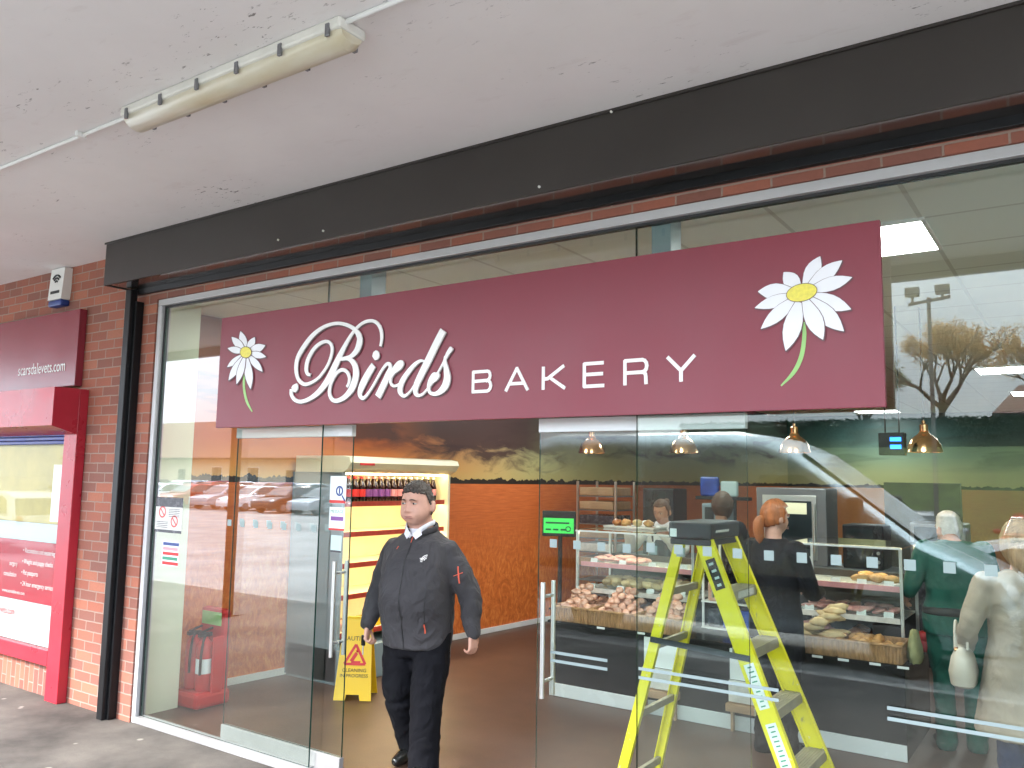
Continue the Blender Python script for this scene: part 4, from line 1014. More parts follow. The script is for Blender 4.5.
# things at the right end of the counter
q = MB(); q.box((-1.30, 2.80, .607), (-1.10, 2.825, .80), .01); one('black_board', q, 'blackMatt', 'small black board standing behind the right end basket', 'board')
q = MB(); q.ball((-1.0, 3.1, .70), (.07, .05, .05)); q.box((-1.06, 3.05, .60), (-.95, 3.15, .68), .02); one('red_pouch', q, 'red', 'shiny red pouch by the green uniform at the counter end', 'pouch', smooth=True)
q = MB(); rings = []
for z, w in ((.607, .075), (.64, .09), (.70, .085), (.76, .07), (.80, .055), (.815, .02)): rings.append([V((-1.0+w*.5*cos(a)*(1+.35*mnoise.noise(V((a*1.3, z*30, 1)))), 2.64+w*1.2*sin(a)*(1+.3*mnoise.noise(V((a*1.7, z*25, 5)))), z+.02*mnoise.noise(V((a*2, z*10, 9))))) for a in [2*pi*k/16 for k in range(16)]])
q.loft(rings); one('cloth_bag', q, 'olivebag', 'slumped olive cloth bag at the right end of the ledge', 'bag', smooth=True)

# till screen, hanging scales display
p = aty(559, 523, 2.95)
t = thing('till_screen', 'small till screen with a bright green display above the rolls', 'screen', (p.x, 2.95, .607))
mt = Matrix.Translation((p.x, 2.95, 0)) @ Matrix.Rotation(radians(18), 4, 'Z')
q = MB(); q.box((-.155, 0, 1.255), (.155, .03, 1.485), .006, mtx=mt); q.build('case', 'blackMatt', t)
q = MB(); q.box((-.14, -.003, 1.285), (.14, -.0005, 1.42), mtx=mt); sc = q.build('display', 'screen', t)
q = MB(); q.box((-.12, -.006, 1.37), (.10, -.0035, 1.385), mtx=mt)
for k in range(3): q.box((-.12+.07*k, -.006, 1.31), (-.07+.07*k, -.0035, 1.325), mtx=mt)
ring_ = [(.09+.022*cos(2*pi*k/12), -.005, 1.325+.022*sin(2*pi*k/12)) for k in range(13)]; q.tube([mt @ V(a) for a in ring_], .005, 6); q.build('readout', 'screenDark', sc)
q = MB(); q.tube([(p.x, 2.98, .607), (p.x, 2.98, 1.26)], .02, 10); q.box((p.x-.08, 2.92, .607), (p.x+.08, 3.06, .62), .004); q.build('stand', 'blackMatt', t)
a = aty(878, 457, 3.0); b = aty(903, 432, 3.0)
t = thing('hanging_display', 'black box with two blue number displays hanging from the ceiling', 'display', ((a.x+b.x)/2, 3.0, a.z))
q = MB(); q.box((a.x+.01, 2.99, 1.99), (b.x+.01, 3.09, 2.155), .006); q.build('case', 'blackMatt', t)
for z in (2.035, 2.09): q = MB(); q.box((b.x-.085, 2.985, z), (b.x-.01, 2.9895, z+.03)); q.build('blue_readout', 'bluedigits', t)
for x in (a.x+.05, b.x-.03): q = MB(); q.tube([(x, 3.04, 2.15), (x, 3.04, 3.099)], .006, 8); q.build('hanger', 'cable', t)
# pendant lamps
lamps = [(592, 452, 'leftmost copper pendant lamp over the counter'), (684, 452, 'second copper pendant lamp from the left, above the serving woman'),
         (795, 453, 'copper pendant lamp inside the reflected van windscreen line'), (925, 452, 'copper pendant lamp at the right beside the blue number display')]
lp = None
for px, py, lb in lamps:
    c = aty(px, py, 3.2)
    if lp is None:
        lp = lthing('pendant_lamp', lb, 'pendant lamp', (c.x, 3.2, 2.02), 0, 'copper pendant lamps above the counter')
        q = MB(); pr = [(.125, 0), (.122, .012), (.112, .05), (.09, .092), (.055, .122), (.03, .132), (.03, .15)]
        rings = [[V((r*cos(2*pi*k/24), r*sin(2*pi*k/24), z)) for k in range(24)] for r, z in pr+[(r-.004, z-.004) for r, z in pr[::-1]][2:]]
        q.loft(rings, cap=False); q.build('shade', 'copper', lp, smooth=True)
        for r, z in ((.114, .048), (.097, .084)): pass
        q = MB(); q.lathe([(.030, .151), (.030, .20), (.012, .21), (.012, .23)], n=14); q.build('cap', 'copper', lp, smooth=True)
        q = MB(); q.tube([(0, 0, .225), (0, 0, 1.079)], .005, 6); q.build('flex', 'cable', lp)
        q = MB(); q.ball((0, 0, .055), (.045, .045, .05)); q.build('bulb', 'lampglow', lp, smooth='all')
    else:
        o = copy_tree(lp); o.location = (c.x, 3.2, 2.02); o['label'] = lb
# --- back equipment
t = thing('bread_rack', 'tall wheeled steel rack stacked with bread trays at the back', 'rack', (-4.95, 5.75, 0))
rx0, rx1, ry0, ry1 = -5.25, -4.72, 5.5, 6.0
for x in (rx0, rx1):
    for y in (ry0, ry1): q = MB(); q.box((x-.012, y-.012, .08), (x+.012, y+.012, 1.75)); q.ball((x, y, .04), .039); q.build('upright', 'steel', t)
for k in range(9):
    z = .2+k*.17; q = MB(); q.box((rx0+.015, ry0, z), (rx1-.015, ry1, z+.015)); q.build('runner', 'darksteel', t)
for k in range(6):
    z = .2+(k+3)*.17+.0152; q = MB(); q.box((rx0+.03, ry0-.01, z), (rx1-.03, ry1-.03, z+.10), .01)
    one('bread_tray', q, ('wood', 'whitestrip', 'wood', 'darkpack', 'wood', 'wood')[k], ['lowest visible brown tray in the steel bread rack', 'pale tray second from the bottom of the bread rack', 'brown tray in the middle of the bread rack', 'dark tray above the middle of the bread rack', 'brown tray just under the top of the bread rack', 'topmost brown tray in the steel bread rack'][k], 'tray', 'trays in the bread rack')
t = thing('back_counter', 'low dark work counter running behind the serving staff', 'counter', (-2.4, 5.9, 0))
q = MB(); q.box((-4.6, 5.6, .08), (-.9, 6.2, .86), .004); q.build('cupboard', 'darkpack', t); q = MB(); q.box((-4.62, 5.58, .861), (-.88, 6.22, .90), .004); q.build('worktop', 'darksteel', t); q = MB(); q.box((-4.55, 5.65, .002), (-.95, 6.15, .078)); q.build('plinth', 'blackMatt', t)
t = thing('bake_off_oven', 'steel bake-off oven with a glass door behind the ginger haired woman', 'oven', (-2.7, 5.9, .901))
q = MB(); q.box((-3.05, 5.66, .901), (-2.30, 6.15, 1.72), .01); q.build('case', 'darksteel', t)
q = MB(); q.box((-2.98, 5.652, .96), (-2.40, 5.659, 1.64), .004); q.build('door', 'steel', t)
q = MB(); q.box((-2.93, 5.647, 1.0), (-2.45, 5.651, 1.58)); q.build('door_glass', 'carglass', t)
q = MB(); q.tube([(-2.42, 5.62, 1.05), (-2.42, 5.62, 1.55)], .012, 8); q.tube([(-2.42, 5.62, 1.1), (-2.42, 5.652, 1.1)], .008); q.tube([(-2.42, 5.62, 1.5), (-2.42, 5.652, 1.5)], .008); q.build('handle', 'steel', t)
q = MB(); q.box((-2.94, 5.642, 1.44), (-2.50, 5.646, 1.56)); q.build('lit_panel', emit('oven_light', (.75, .72, .5), .06), t)
for (x0, x1, h, m, lb, cat, nm) in ((-4.45, -4.05, .78, 'blackMatt', 'tall dark metal slicer machine beside the bread rack', 'slicer', 'bread_slicer'), (-3.7, -3.45, .62, 'chillerOut', 'pale blue-grey coffee machine behind the serving woman', 'coffee machine', 'coffee_machine'), (-2.15, -1.75, .45, 'black', 'black microwave oven to the right of the steel oven', 'microwave', 'microwave_oven'), (-1.5, -1.0, .5, 'darksteel', 'grey steel warming cabinet at the right of the back counter', 'warming cabinet', 'warming_cabinet')):
    t = thing(nm, lb, cat, ((x0+x1)/2, 5.9, .901))
    q = MB(); q.box((x0, 5.68, .901), (x1, 6.1, .901+h), .015); q.build('case', m, t)
    q = MB(); q.box((x0+.04, 5.672, .95), (x1-.10, 5.679, .86+h), .003); q.build('door', 'carglass', t)
    q = MB()
    for k in range(3): q.lathe([(.018, 5.678), (.016, 5.66)], (x1-.05, 0, .98+k*.09), 10, ax='Y')
    q.build('knob', 'steel', t)
q = MB(); q.box((-3.4, 5.9, .901), (-3.37, 5.93, 1.56)); q.box((-3.85, 5.86, 1.56), (-3.2, 5.97, 1.60), .005)
one('utensil_rail', q, 'blackMatt', 'black rail on a post above the serving woman', 'rail')
q = MB(); q.box((-3.80, 5.88, 1.601), (-3.58, 5.96, 1.83), .02); one('blue_carton', q, 'bluepack', 'blue carton standing on the black rail', 'carton')
q = MB(); q.box((-3.55, 5.88, 1.601), (-3.35, 5.96, 1.78), .02); one('pale_carton', q, 'paperTeal', 'pale grey carton standing on the black rail', 'carton')
# partition post and low screen in the back
q = MB(); q.box((-2.05, 7.4, 0.002), (-1.22, 7.5, 1.80), .004); one('back_screen', q, 'oliveboard', 'dark olive partition screen at the back right', 'partition')

# ================================================================== PEOPLE
def fuse(mb, name, m, parent, voxel=.012, smooth=6, fac=.5, wrinkle=0.0):
    """merge overlapping closed shells into one continuous skin"""
    me = bpy.data.meshes.new('tmp'); me.from_pydata(mb.v, [], mb.f)
    bm = bmesh.new(); bm.from_mesh(me); bmesh.ops.recalc_face_normals(bm, faces=bm.faces); bm.to_mesh(me); bm.free()
    ob = bpy.data.objects.new('tmp', me); COL.objects.link(ob)
    r = ob.modifiers.new('r', 'REMESH'); r.mode = 'VOXEL'; r.voxel_size = voxel
    if smooth: sm = ob.modifiers.new('s', 'SMOOTH'); sm.iterations = smooth; sm.factor = fac
    dg = bpy.context.evaluated_depsgraph_get(); me2 = bpy.data.meshes.new_from_object(ob.evaluated_get(dg))
    bpy.data.objects.remove(ob); bpy.data.meshes.remove(me)
    q = MB(); q.v = [v.co.copy() for v in me2.vertices]; q.f = [list(p.vertices) for p in me2.polygons]; q.m = [0]*len(q.f)
    if wrinkle:                                             # soft folds pressed into the cloth
        for v, w in zip(me2.vertices, q.v):
            c = v.co; a = mnoise.noise(V((c.x*7+c.z*4, c.y*7, c.z*9-c.x*5))); b = mnoise.noise(V((c.x*15-c.z*9, c.y*14, c.z*13+9)))
            w += v.normal*wrinkle*((1-abs(a)*2.6)*1.0+(1-abs(b)*2.4)*.45-.55)
    bpy.data.meshes.remove(me2)
    return q.build(name, m, parent, smooth='all', fixn=False)
def limb(q, pts, rad, n=14, sub=4, flat=1.0):
    P = cr([tuple(p)+(r,) for p, r in zip(pts, rad)], sub)
    c = [V(p[:3]) for p in P]; r = [max(p[3], .003) for p in P]
    d0 = (c[0]-c[1]).normalized(); d1 = (c[-1]-c[-2]).normalized()
    c = [c[0]+d0*r[0]*.8, c[0]+d0*r[0]*.45]+c+[c[-1]+d1*r[-1]*.45, c[-1]+d1*r[-1]*.8]
    r = [r[0]*.45, r[0]*.85]+r+[r[-1]*.85, r[-1]*.45]
    q.tube(c, [(a, a*flat) for a in r], n)
def trunk(q, rings, n=28, p=2.4, grow=0):
    """rings: (x, y, z, rx, ry)"""
    R = cr(rings, 4); out = []
    for x, y, z, rx, ry in R:
        rx += grow; ry += grow; ring = []
        for k in range(n):
            a = 2*pi*k/n; c_, s_ = cos(a), sin(a)
            ring.append(V((x+rx*math.copysign(abs(c_)**(2/p), c_), y+ry*math.copysign(abs(s_)**(2/p), s_), z)))
        out.append(ring)
    q.loft(out)
def headpt(d, wide=1.0, fat=0.0, female=False, grow=0.0):
    """unit direction -> point on the head (local, face towards -y, z from chin -.115 to crown +.12)"""
    x, y, z = d
    rx, ry, rz = .076*wide, .098, .122
    p = V((x*rx, y*ry, z*rz))
    if z < 0:                                        # jaw and chin
        t = -z; w = 1-(.34-fat*.25)*t**1.6
        p.x *= w
        if y < 0: p.y *= 1-.10*t*t; p.y -= .012*t*max(0, -y)
        else: p.y *= 1-.30*t
    if y < 0:
        f = -y; g = lambda cx, cz, sx, sz: math.exp(-((p.x-cx)/sx)**2-((p.z-cz)/sz)**2)
        p.y += .010*f*math.exp(-((p.z-.0)/.05)**2)               # flatten the face
        nose = math.exp(-(p.x/.013)**2)
        zz = p.z
        prof = 0
        if -.045 < zz < .02: prof = .030*(1-((zz+.045)/.065))**.9*min(1, (zz+.045)/.012)
        p.y -= nose*prof*f
        p.y -= .008*(g(.014, -.036, .008, .008)+g(-.014, -.036, .008, .008))   # nostril wings
        p.y += .013*(g(.031, .010, .017, .012)+g(-.031, .010, .016, .011))     # eye sockets
        p.y -= .010*(g(.031, .030, .026, .010)+g(-.031, .030, .026, .010))     # brow ridge
        p.y -= .006*(g(0, -.062, .024, .007)+g(0, -.076, .020, .007))          # lips
        p.y += .003*g(0, -.0685, .024, .0028)                                 # mouth line
        p.y -= .009*g(0, -.102, .024, .016)                                    # chin
        p.y -= .006*(g(.045, -.030, .022, .025)+g(-.045, -.030, .022, .025))   # cheeks
        if fat: p.y -= fat*.010*(g(.05, -.07, .03, .03)+g(-.05, -.07, .03, .03)); p.x *= 1+fat*.10*math.exp(-((p.z+.06)/.05)**2)
    if grow: p += V(d).normalized()*grow
    return p
def head_rings(q, mt, nu=56, nv=44, **k):
    rings = []
    for j in range(nv+1):
        ph = pi*min(max(j/nv, .012), .988)
        rings.append([mt @ headpt((sin(ph)*cos(2*pi*i/nu), sin(ph)*sin(2*pi*i/nu), -cos(ph)), **k) for i in range(nu)])
    q.loft(rings)
def hair_mask(d, style):
    x, y, z = d
    if style == 'short': z = z+.05*mnoise.noise(V((x*9, y*9, z*6)))
    if style == 'short':
        if y < -.30: return z > .585-.12*abs(x)
        if y < .30: return z > (.02+max(0, -y-.12)*3.2 if y < 0 else .02+.25*y)
        return z > -.45
    if style == 'tied':
        if y < -.25: return z > .58
        return z > -.2-.3*max(0, y)
    if y < -.45: return z > .62                                       # long
    return z > -.95
def hair(q, mt, style, thick=.014, nu=60, nv=40, clump=.003, **k):
    pts = {}; 
    def P(i, j, g):
        ph = pi*min(max(j/nv, .01), .99); d = (sin(ph)*cos(2*pi*i/nu), sin(ph)*sin(2*pi*i/nu), -cos(ph))
        gg = g
        if g > 0: gg = g+clump*mnoise.noise(V((d[0]*15, d[1]*15, d[2]*8)))*2+(.006 if style == 'short' and d[2] > .6 else 0)
        return mt @ headpt(d, grow=gg, **k), d
    quads = [(i, j) for i in range(nu) for j in range(nv) if hair_mask(P(i+.5, j+.5, 0)[1], style)]
    S_ = set(quads); idx = {}
    def vid(i, j, g):
        key = (i % nu, j, g)
        if key not in idx: idx[key] = len(q.v); q.v.append(P(i, j, thick if g else -.004)[0])
        return idx[key]
    for i, j in quads:
        q.f.append([vid(i, j, 1), vid(i+1, j, 1), vid(i+1, j+1, 1), vid(i, j+1, 1)]); q.m.append(0)
        q.f.append([vid(i, j+1, 0), vid(i+1, j+1, 0), vid(i+1, j, 0), vid(i, j, 0)]); q.m.append(0)
        for di, dj, a, b in ((0, -1, (i, j), (i+1, j)), (1, 0, (i+1, j), (i+1, j+1)), (0, 1, (i+1, j+1), (i, j+1)), (-1, 0, (i, j+1), (i, j))):
            if ((i+di) % nu, j+dj) not in S_:
                q.f.append([vid(*b, 1), vid(*a, 1), vid(*a, 0), vid(*b, 0)]); q.m.append(0)
def hand(q, wrist, direction, palm_n, side, curl=.5, s=1.0):
    """wrist -> fingers along direction; palm_n = palm normal; side=+1 left hand, -1 right hand; four curled fingers + thumb"""
    d = V(direction).normalized(); n = V(palm_n); n = (n-d*n.dot(d)).normalized(); r = d.cross(n).normalized()*side
    w = V(wrist)
    limb(q, [w-d*.03*s, w+d*.015*s], [.026*s, .027*s], 12, 3, .75)
    for k in range(4):                                     # palm as fanned metacarpals
        o = (k-1.5)*.019*s
        limb(q, [w+r*o*.6, w+d*.085*s+r*o], [.015*s, .0125*s], 10, 3)
    for k, L in enumerate((.070, .080, .075, .058)):
        o = (1.5-k)*.0205*s; b = w+d*.088*s+r*o; a = 0; pts = [b-d*.02*s, b]
        for seg, f in ((.45, .75), (.32, 1.0), (.23, .7)):
            a += curl*f*(1+.12*k); b = b+(d*cos(a)+n*sin(a))*L*seg*s; pts.append(b)
        limb(q, pts, [.0095*s, .0095*s, .0088*s, .0082*s, .007*s], 8, 3)
    t0 = w+d*.022*s+r*.022*s; t1 = t0+(d*.6+r*.75+n*.25).normalized()*.042*s; t2 = t1+(d*.9+r*.15+n*.45).normalized()*.032*s; t3 = t2+(d*.9-r*.25+n*.5).normalized()*.026*s
    limb(q, [t0-r*.01*s, t0, t1, t2, t3], [.012*s, .013*s, .011*s, .0098*s, .0075*s], 8, 3)
def person(label, loc, rz, H=1.72, group=None):
    t = lthing('person', label, 'person', loc, rz, group); t.scale = (H/1.75,)*3; return t
def build_person(t, P, voxel=.010):
    """P: joints and clothing. One skin for the whole figure, clothes as children"""
    J = P['J']; g = P.get('girth', 1.0)
    hm = Matrix.Translation(V(J['head'])) @ Matrix.Rotation(radians(P.get('yaw', 0)), 4, 'Z') @ Matrix.Rotation(radians(P.get('pitch', 0)), 4, 'X') @ Matrix.Scale(P.get('hs', 1.0), 4)
    hk = P.get('hk', {})
    q = MB(); head_rings(q, hm, **hk)
    hd = V(J['head'])
    for s in (-1, 1):                                          # ears
        e = MB(); e.ball((s*.087*hk.get('wide', 1), .012, -.010), (.016, .021, .035), nu=12, nv=8); e.v = [hm @ v for v in e.v]; q.add(e.v, e.f)
    ng = P.get('neck', g); limb(q, [V(J['neck'])+V((0, .012, -.06)), V(J['neck']), hd+V((0, .022, -.06))], [.070*ng, .060*ng, .060*ng], 16)
    T = [(x, y, z, rx-.022, ry-.022) for x, y, z, rx, ry in P['torso']]
    trunk(q, T)
    for sd, s in (('L', 1), ('R', -1)):
        sh, el, wr = V(J['sh'+sd]), V(J['el'+sd]), V(J['wr'+sd])
        limb(q, [sh, sh.lerp(el, .5), el, el.lerp(wr, .4), wr], [.055*g, .047*g, .040*g, .040*g, .026], 12)
        hand(q, wr, J.get('hd'+sd, (wr-el)), J.get('pn'+sd, (-s, 0, 0)), s, P.get('curl'+sd, .55), P.get('hands', 1.0))
        hp, kn, an, to = V(J['hp'+sd]), V(J['kn'+sd]), V(J['an'+sd]), V(J['to'+sd])
        limb(q, [hp, hp.lerp(kn, .5), kn, kn.lerp(an, .35), an], [.085*g, .072*g, .055, .052, .036], 14)
        limb(q, [an+V((0, .02, -.02)), an.lerp(to, .5)+V((0, 0, -.02)), to], [.036, .034, .026], 12)
    body = fuse(q, 'body', P['skin'], t, voxel, 3, .4)
    # face details
    for s in (-1, 1):
        q = MB(); q.ball((0, 0, 0), (.0125, .011, .0058), nu=12, nv=8); c = V((s*.031*hk.get('wide', 1), -.0785, .008)); q.v = [hm @ (v+c) for v in q.v]; e = q.build('eye', 'eyewhite', t, smooth='all')
        q = MB(); q.ball((0, 0, 0), (.0058, .003, .0056), nu=10, nv=6); c = V((s*.031*hk.get('wide', 1), -.0883, .0075)); q.v = [hm @ (v+c) for v in q.v]; q.build('iris', 'iris', e, smooth='all')
        q = MB(); q.tube([hm @ V((s*a, y, z)) for a, y, z in ((.014, -.098, .027), (.030, -.096, .031), (.046, -.084, .027))], [.003, .0042, .0025], 6); q.build('eyebrow', P['hair'][0], t, smooth='all')
        q = MB(); q.tube([hm @ V((s*a*hk.get('wide', 1), y, z)) for a, y, z in ((.018, -.0905, .0135), (.031, -.0925, .0185), (.044, -.083, .013))], [.003, .0045, .003], 6); q.build('eyelid', P['skin'], t, smooth='all')
    q = MB()
    for zz, w in ((-.064, .0042), (-.0745, .005)):
        q.tube([hm @ V((a, y, zz+dz)) for a, y, dz in ((-.029, -.0835, -.002), (-.015, -.0950, .001), (0, -.0972, 0), (.015, -.0950, .001), (.029, -.0835, -.002))], [.0012, w*.75, w*.8, w*.75, .0012], 8)
    q.build('mouth', 'lips', t, smooth='all')
    q = MB(); hr_ = P.get('hres', (60, 40)); hair(q, hm, P['hair'][1], thick=P.get('hthick', .012), nu=hr_[0], nv=hr_[1], **hk); hr = q.build('hair', P['hair'][0], t, smooth='all')
    if P.get('pony'):
        q = MB(); limb(q, [hm @ V(a) for a in P['pony'][0]], P['pony'][1], 14); fuse(q, 'ponytail', P['hair'][0], hr, .008, 3)
    # clothes
    for nm, m, spec in P['clothes']:
        q = MB()
        if 'trunk' in spec: trunk(q, spec['trunk'], p=spec.get('p', 2.4))
        for pts, rad in spec.get('limbs', []): limb(q, pts, rad, 18, 5)
        fuse(q, nm, m, t, spec.get('voxel', .011), spec.get('smooth', 5), wrinkle=0 if nm in ('shoe', 'belt', 'apron_straps') else spec.get('wrinkle', .006))
    return hm
def std(dx=0):
    return dict(head=(0, -.015, 1.625), neck=(0, .015, 1.475), shL=(.185, .01, 1.41), elL=(.25, .03, 1.12), wrL=(.26, -.03, .87), shR=(-.185, .01, 1.41), elR=(-.25, .03, 1.12), wrR=(-.26, -.03, .87),
                hpL=(.09, 0, .92), knL=(.10, -.01, .50), anL=(.10, .02, .085), toL=(.12, -.14, .03), hpR=(-.09, 0, .92), knR=(-.10, -.01, .50), anR=(-.10, .02, .085), toR=(-.12, -.14, .03))
def torso_std(w=1.0, d=1.0): return [(0, 0, .84, .165*w, .12*d), (0, 0, .95, .175*w, .125*d), (0, 0, 1.08, .15*w, .115*d), (0, -.005, 1.22, .165*w, .12*d), (0, 0, 1.34, .18*w, .118*d), (0, .01, 1.42, .16*w, .09*d), (0, .015, 1.475, .075, .068)]
def legs(J, r, hem=.05):
    out = []
    for s in 'LR':
        hp, kn, an = V(J['hp'+s]), V(J['kn'+s]), V(J['an'+s])
        out.append(([hp+V((0, 0, .02)), hp.lerp(kn, .5), kn, kn.lerp(an, .5), an+V((0, .005, -hem))], r))
    return out
def sleeves(J, r, stop=.97):
    out = []
    for s in 'LR':
        sh, el, wr = V(J['sh'+s]), V(J['el'+s]), V(J['wr'+s]); e = el.lerp(wr, stop)
        out.append(([sh, sh.lerp(el, .5), el, el.lerp(e, .5), e], r))
    return out
def shoes(J, which):
    out = []
    for s in which:
        an, to = V(J['an'+s]), V(J['to'+s]); f = (to-an); f.z = 0; f.normalize()
        zb = to.z
        out.append(([V((an.x, an.y, zb+.018))-f*.035, V((an.x, an.y, zb+.03))+f*.03, V((to.x, to.y, zb+.012))-f*.03, V((to.x, to.y, zb+.004))+f*.025], [.040, .046, .042, .030]))
        out.append(([an+V((0, 0, .02)), V((an.x, an.y, zb+.03))], [.042, .042]))
    return out

# --- the man in the doorway (units below already life size: H = 1.75)
mp = V((-3.475, .46, 0))
man = person('short haired man in charcoal jacket and black trousers walking out of the open doorway', mp, radians(12), 1.75)
J = dict(head=(0, -.055, 1.603), neck=(0, .005, 1.455), shL=(.182, .018, 1.318), elL=(.325, .05, 1.06), wrL=(.368, .02, .835), shR=(-.182, .018, 1.318), elR=(-.305, .045, 1.06), wrR=(-.325, -.06, .845),
         hpL=(.115, 0, .80), knL=(.12, -.085, .44), anL=(.125, -.12, .075), toL=(.15, -.285, .03), hpR=(-.115, 0, .80), knR=(-.115, -.01, .44), anR=(-.10, .17, .10), toR=(-.115, .005, .03),
         hdL=(.05, -.02, -1), hdR=(.0, -.15, -1), pnL=(-1, .3, 0), pnR=(1, .3, 0))
tor = [(0, .0, .78, .20, .155), (0, -.01, .90, .212, .175), (0, -.03, 1.02, .218, .195), (0, -.025, 1.14, .215, .185), (0, -.005, 1.26, .222, .160), (0, .012, 1.345, .205, .125), (0, .016, 1.40, .145, .100), (0, .012, 1.445, .085, .082)]
hk = dict(wide=1.16, fat=1.3)
P = dict(J=J, girth=1.15, neck=1.33, hres=(120, 90), yaw=-6, pitch=1, hs=1.10, hk=hk, torso=tor, skin='skin', hair=('hairGrey', 'short'), hthick=.008, curlL=.75, curlR=.95,
  clothes=[('trousers', 'trouser', dict(trunk=[(0, 0, .68, .17, .125), (0, 0, .76, .195, .15), (0, 0, .88, .20, .165)], limbs=legs(J, [.112, .112, .100, .094, .092], .055), smooth=8)),
           *[('shoe', 'leather', dict(limbs=shoes(J, w_), voxel=.009, smooth=3)) for w_ in 'LR'],
           ('shirt_front', 'shirt', dict(limbs=[([(0, -.005, 1.33), (0, -.004, 1.40), (0, -.002, 1.445)], [.080, .080, .080])], smooth=3, wrinkle=0)),
           ('jacket', 'jacket', dict(trunk=[(0, -.002, .735, .208, .160), (0, -.004, .76, .216, .168), (0, -.012, .90, .228, .188), (0, -.03, 1.02, .232, .206), (0, -.026, 1.14, .228, .198), (0, -.006, 1.26, .232, .172), (0, .012, 1.345, .212, .138), (0, .022, 1.40, .150, .106), (0, .040, 1.43, .100, .076), (0, .048, 1.448, .088, .064)],
                                      limbs=sleeves(J, [.080, .084, .074, .066, .053]), smooth=9))])
hm = build_person(man, P, .0058)
# shirt collar: two folded points over the jacket neck
q = MB()
for s in (-1, 1):
    pts = [(s*.012, -.106, 1.405), (s*.050, -.092, 1.450), (s*.078, -.035, 1.480), (s*.074, .040, 1.492), (0.0, .080, 1.496)]
    q.tube(cr(pts, 5), [(.006, .015)]*21, 8)
    q.prism([(s*.006, -.114, 1.425), (s*.030, -.118, 1.392), (s*.062, -.096, 1.420), (s*.050, -.096, 1.458)], (0, -.004, 0))
q.build('shirt_collar', 'shirt', man, smooth=True)
from mathutils.bvhtree import BVHTree
def surf(ob):
    return BVHTree.FromPolygons([v.co+ob.location for v in ob.data.vertices], [list(p.vertices) for p in ob.data.polygons])
jk = [c for c in man.children if c.name.startswith('jacket')][0]; bv = surf(jk)
def onsurf(x, z, out=.002, d=(0, 1, 0), y0=-1):
    h = bv.ray_cast(V((x, y0, z)), V(d)); return (h[0]+h[1]*out) if h[0] else V((x, -.2, z))
# front zip, chest emblem, pocket zips, sleeve zip
q = MB(); q.tube([onsurf(-.004+.002*sin(k), 1.425-.68*k/20, .001) for k in range(21)], .0035, 6); q.build('front_zip', 'blackMatt', jk, smooth='all')
q = MB(); q.tube([onsurf(-.004, 1.405-.012*k, .003) for k in range(4)], .0028, 6); q.build('zip_pull', 'orange', jk)
q = MB()
for k in range(3):                                            # three nested arcs with a stem: the chest mark
    r = .012+k*.009; cx, cz = .128, 1.272
    pts = [onsurf(cx-r*cos(a), cz+r*sin(a), .002) for a in [pi*i/10*.5 for i in range(11)]]; q.tube(pts, .0026, 6)
for k in range(3): q.tube([onsurf(.088+.004*k, 1.283-.009*k, .002), onsurf(.108, 1.283-.009*k, .002)], .0024, 6)
q.build('chest_emblem', 'letterWhite', jk)
q = MB(); q.tube([onsurf(.155-.002*k, 1.10-.022*k, .002) for k in range(11)], .0028, 6); q.build('pocket_seam', 'blackMatt', jk)
q = MB(); q.tube([onsurf(.137, .90-.011*k, .004) for k in range(6)], .0042, 6); q.build('pocket_zip', 'orange', jk)
q = MB(); q.tube([onsurf(-.085-.003*k, 1.345-.006*k, .002) for k in range(4)], .0025, 6); q.build('chest_zip', 'orange', jk)
q = MB(); sa = [onsurf(.285+.012*k/6, 1.235-.10*k/6, .003) for k in range(7)]; q.tube(sa, .0045, 6); q.build('sleeve_zip', 'orange', jk)
q = MB(); sb = [onsurf(.262+.05*k/5, 1.178+.02*k/5, .003) for k in range(6)]; q.tube(sb, .0022, 6); q.build('sleeve_seam', 'orange', jk)
# collar edge of the jacket
q = MB(); q.tube([(.098*sin(a), .012-.100*cos(a), 1.428+.05*(1-cos(a))*.5) for a in [radians(24+ (312)*k/28) for k in range(29)]], [(.009, .020)]*29, 8); q.build('jacket_collar', 'jacket', jk, smooth='all')
# key fob in his hand
rh = Matrix.LocRotScale(man.location, man.rotation_euler, man.scale) @ V((-.33, -.095, .765))
t = thing('car_key', 'black car key held in the right hand of the man in the doorway', 'key', rh)
q = MB(); q.box((rh.x-.014, rh.y-.012, rh.z-.045), (rh.x+.014, rh.y+.004, rh.z+.02), .006); q.build('fob', 'black', t)
q = MB(); q.box((rh.x-.004, rh.y-.006, rh.z-.10), (rh.x+.004, rh.y-.003, rh.z-.044)); q.build('blade', 'steel', t)

def simple(label, loc, deg, H, top, legm, skin, hairm, style, pose=None, w=1.0, extra=None, pony=None, yaw=0, pitch=0, shoe='leather', hthick=.014, sl=.97, voxel=.013, coat=None):
    t = person(label, loc, radians(deg), H)
    J = std(); J.update(pose or {})
    tor = torso_std(w)
    g = lambda k: [(x, y, z, rx+k, ry+k) for x, y, z, rx, ry in tor]
    up = coat or [(0, 0, .80, .182*w, .138)]+[(x, y, z, rx+.012, ry+.012) for x, y, z, rx, ry in tor[1:]]
    cl = [('trousers', legm, dict(trunk=[(0, 0, .80, .155*w, .115), (0, 0, .9, .172*w, .128), (0, 0, 1.0, .165*w, .125)], limbs=legs(J, [.098*w, .09*w, .075, .070, .072]))),
          *[('shoe', shoe, dict(limbs=shoes(J, w_))) for w_ in 'LR'],
          ('top', top, dict(trunk=up, limbs=sleeves(J, [.078, .070, .060, .056, .046], sl), wrinkle=.0035))]
    if extra: cl += extra
    build_person(t, dict(J=J, torso=tor, skin=skin, hair=(hairm, style), hthick=hthick, pony=pony, yaw=yaw, pitch=pitch, clothes=cl, hands=.92), voxel)
    return t
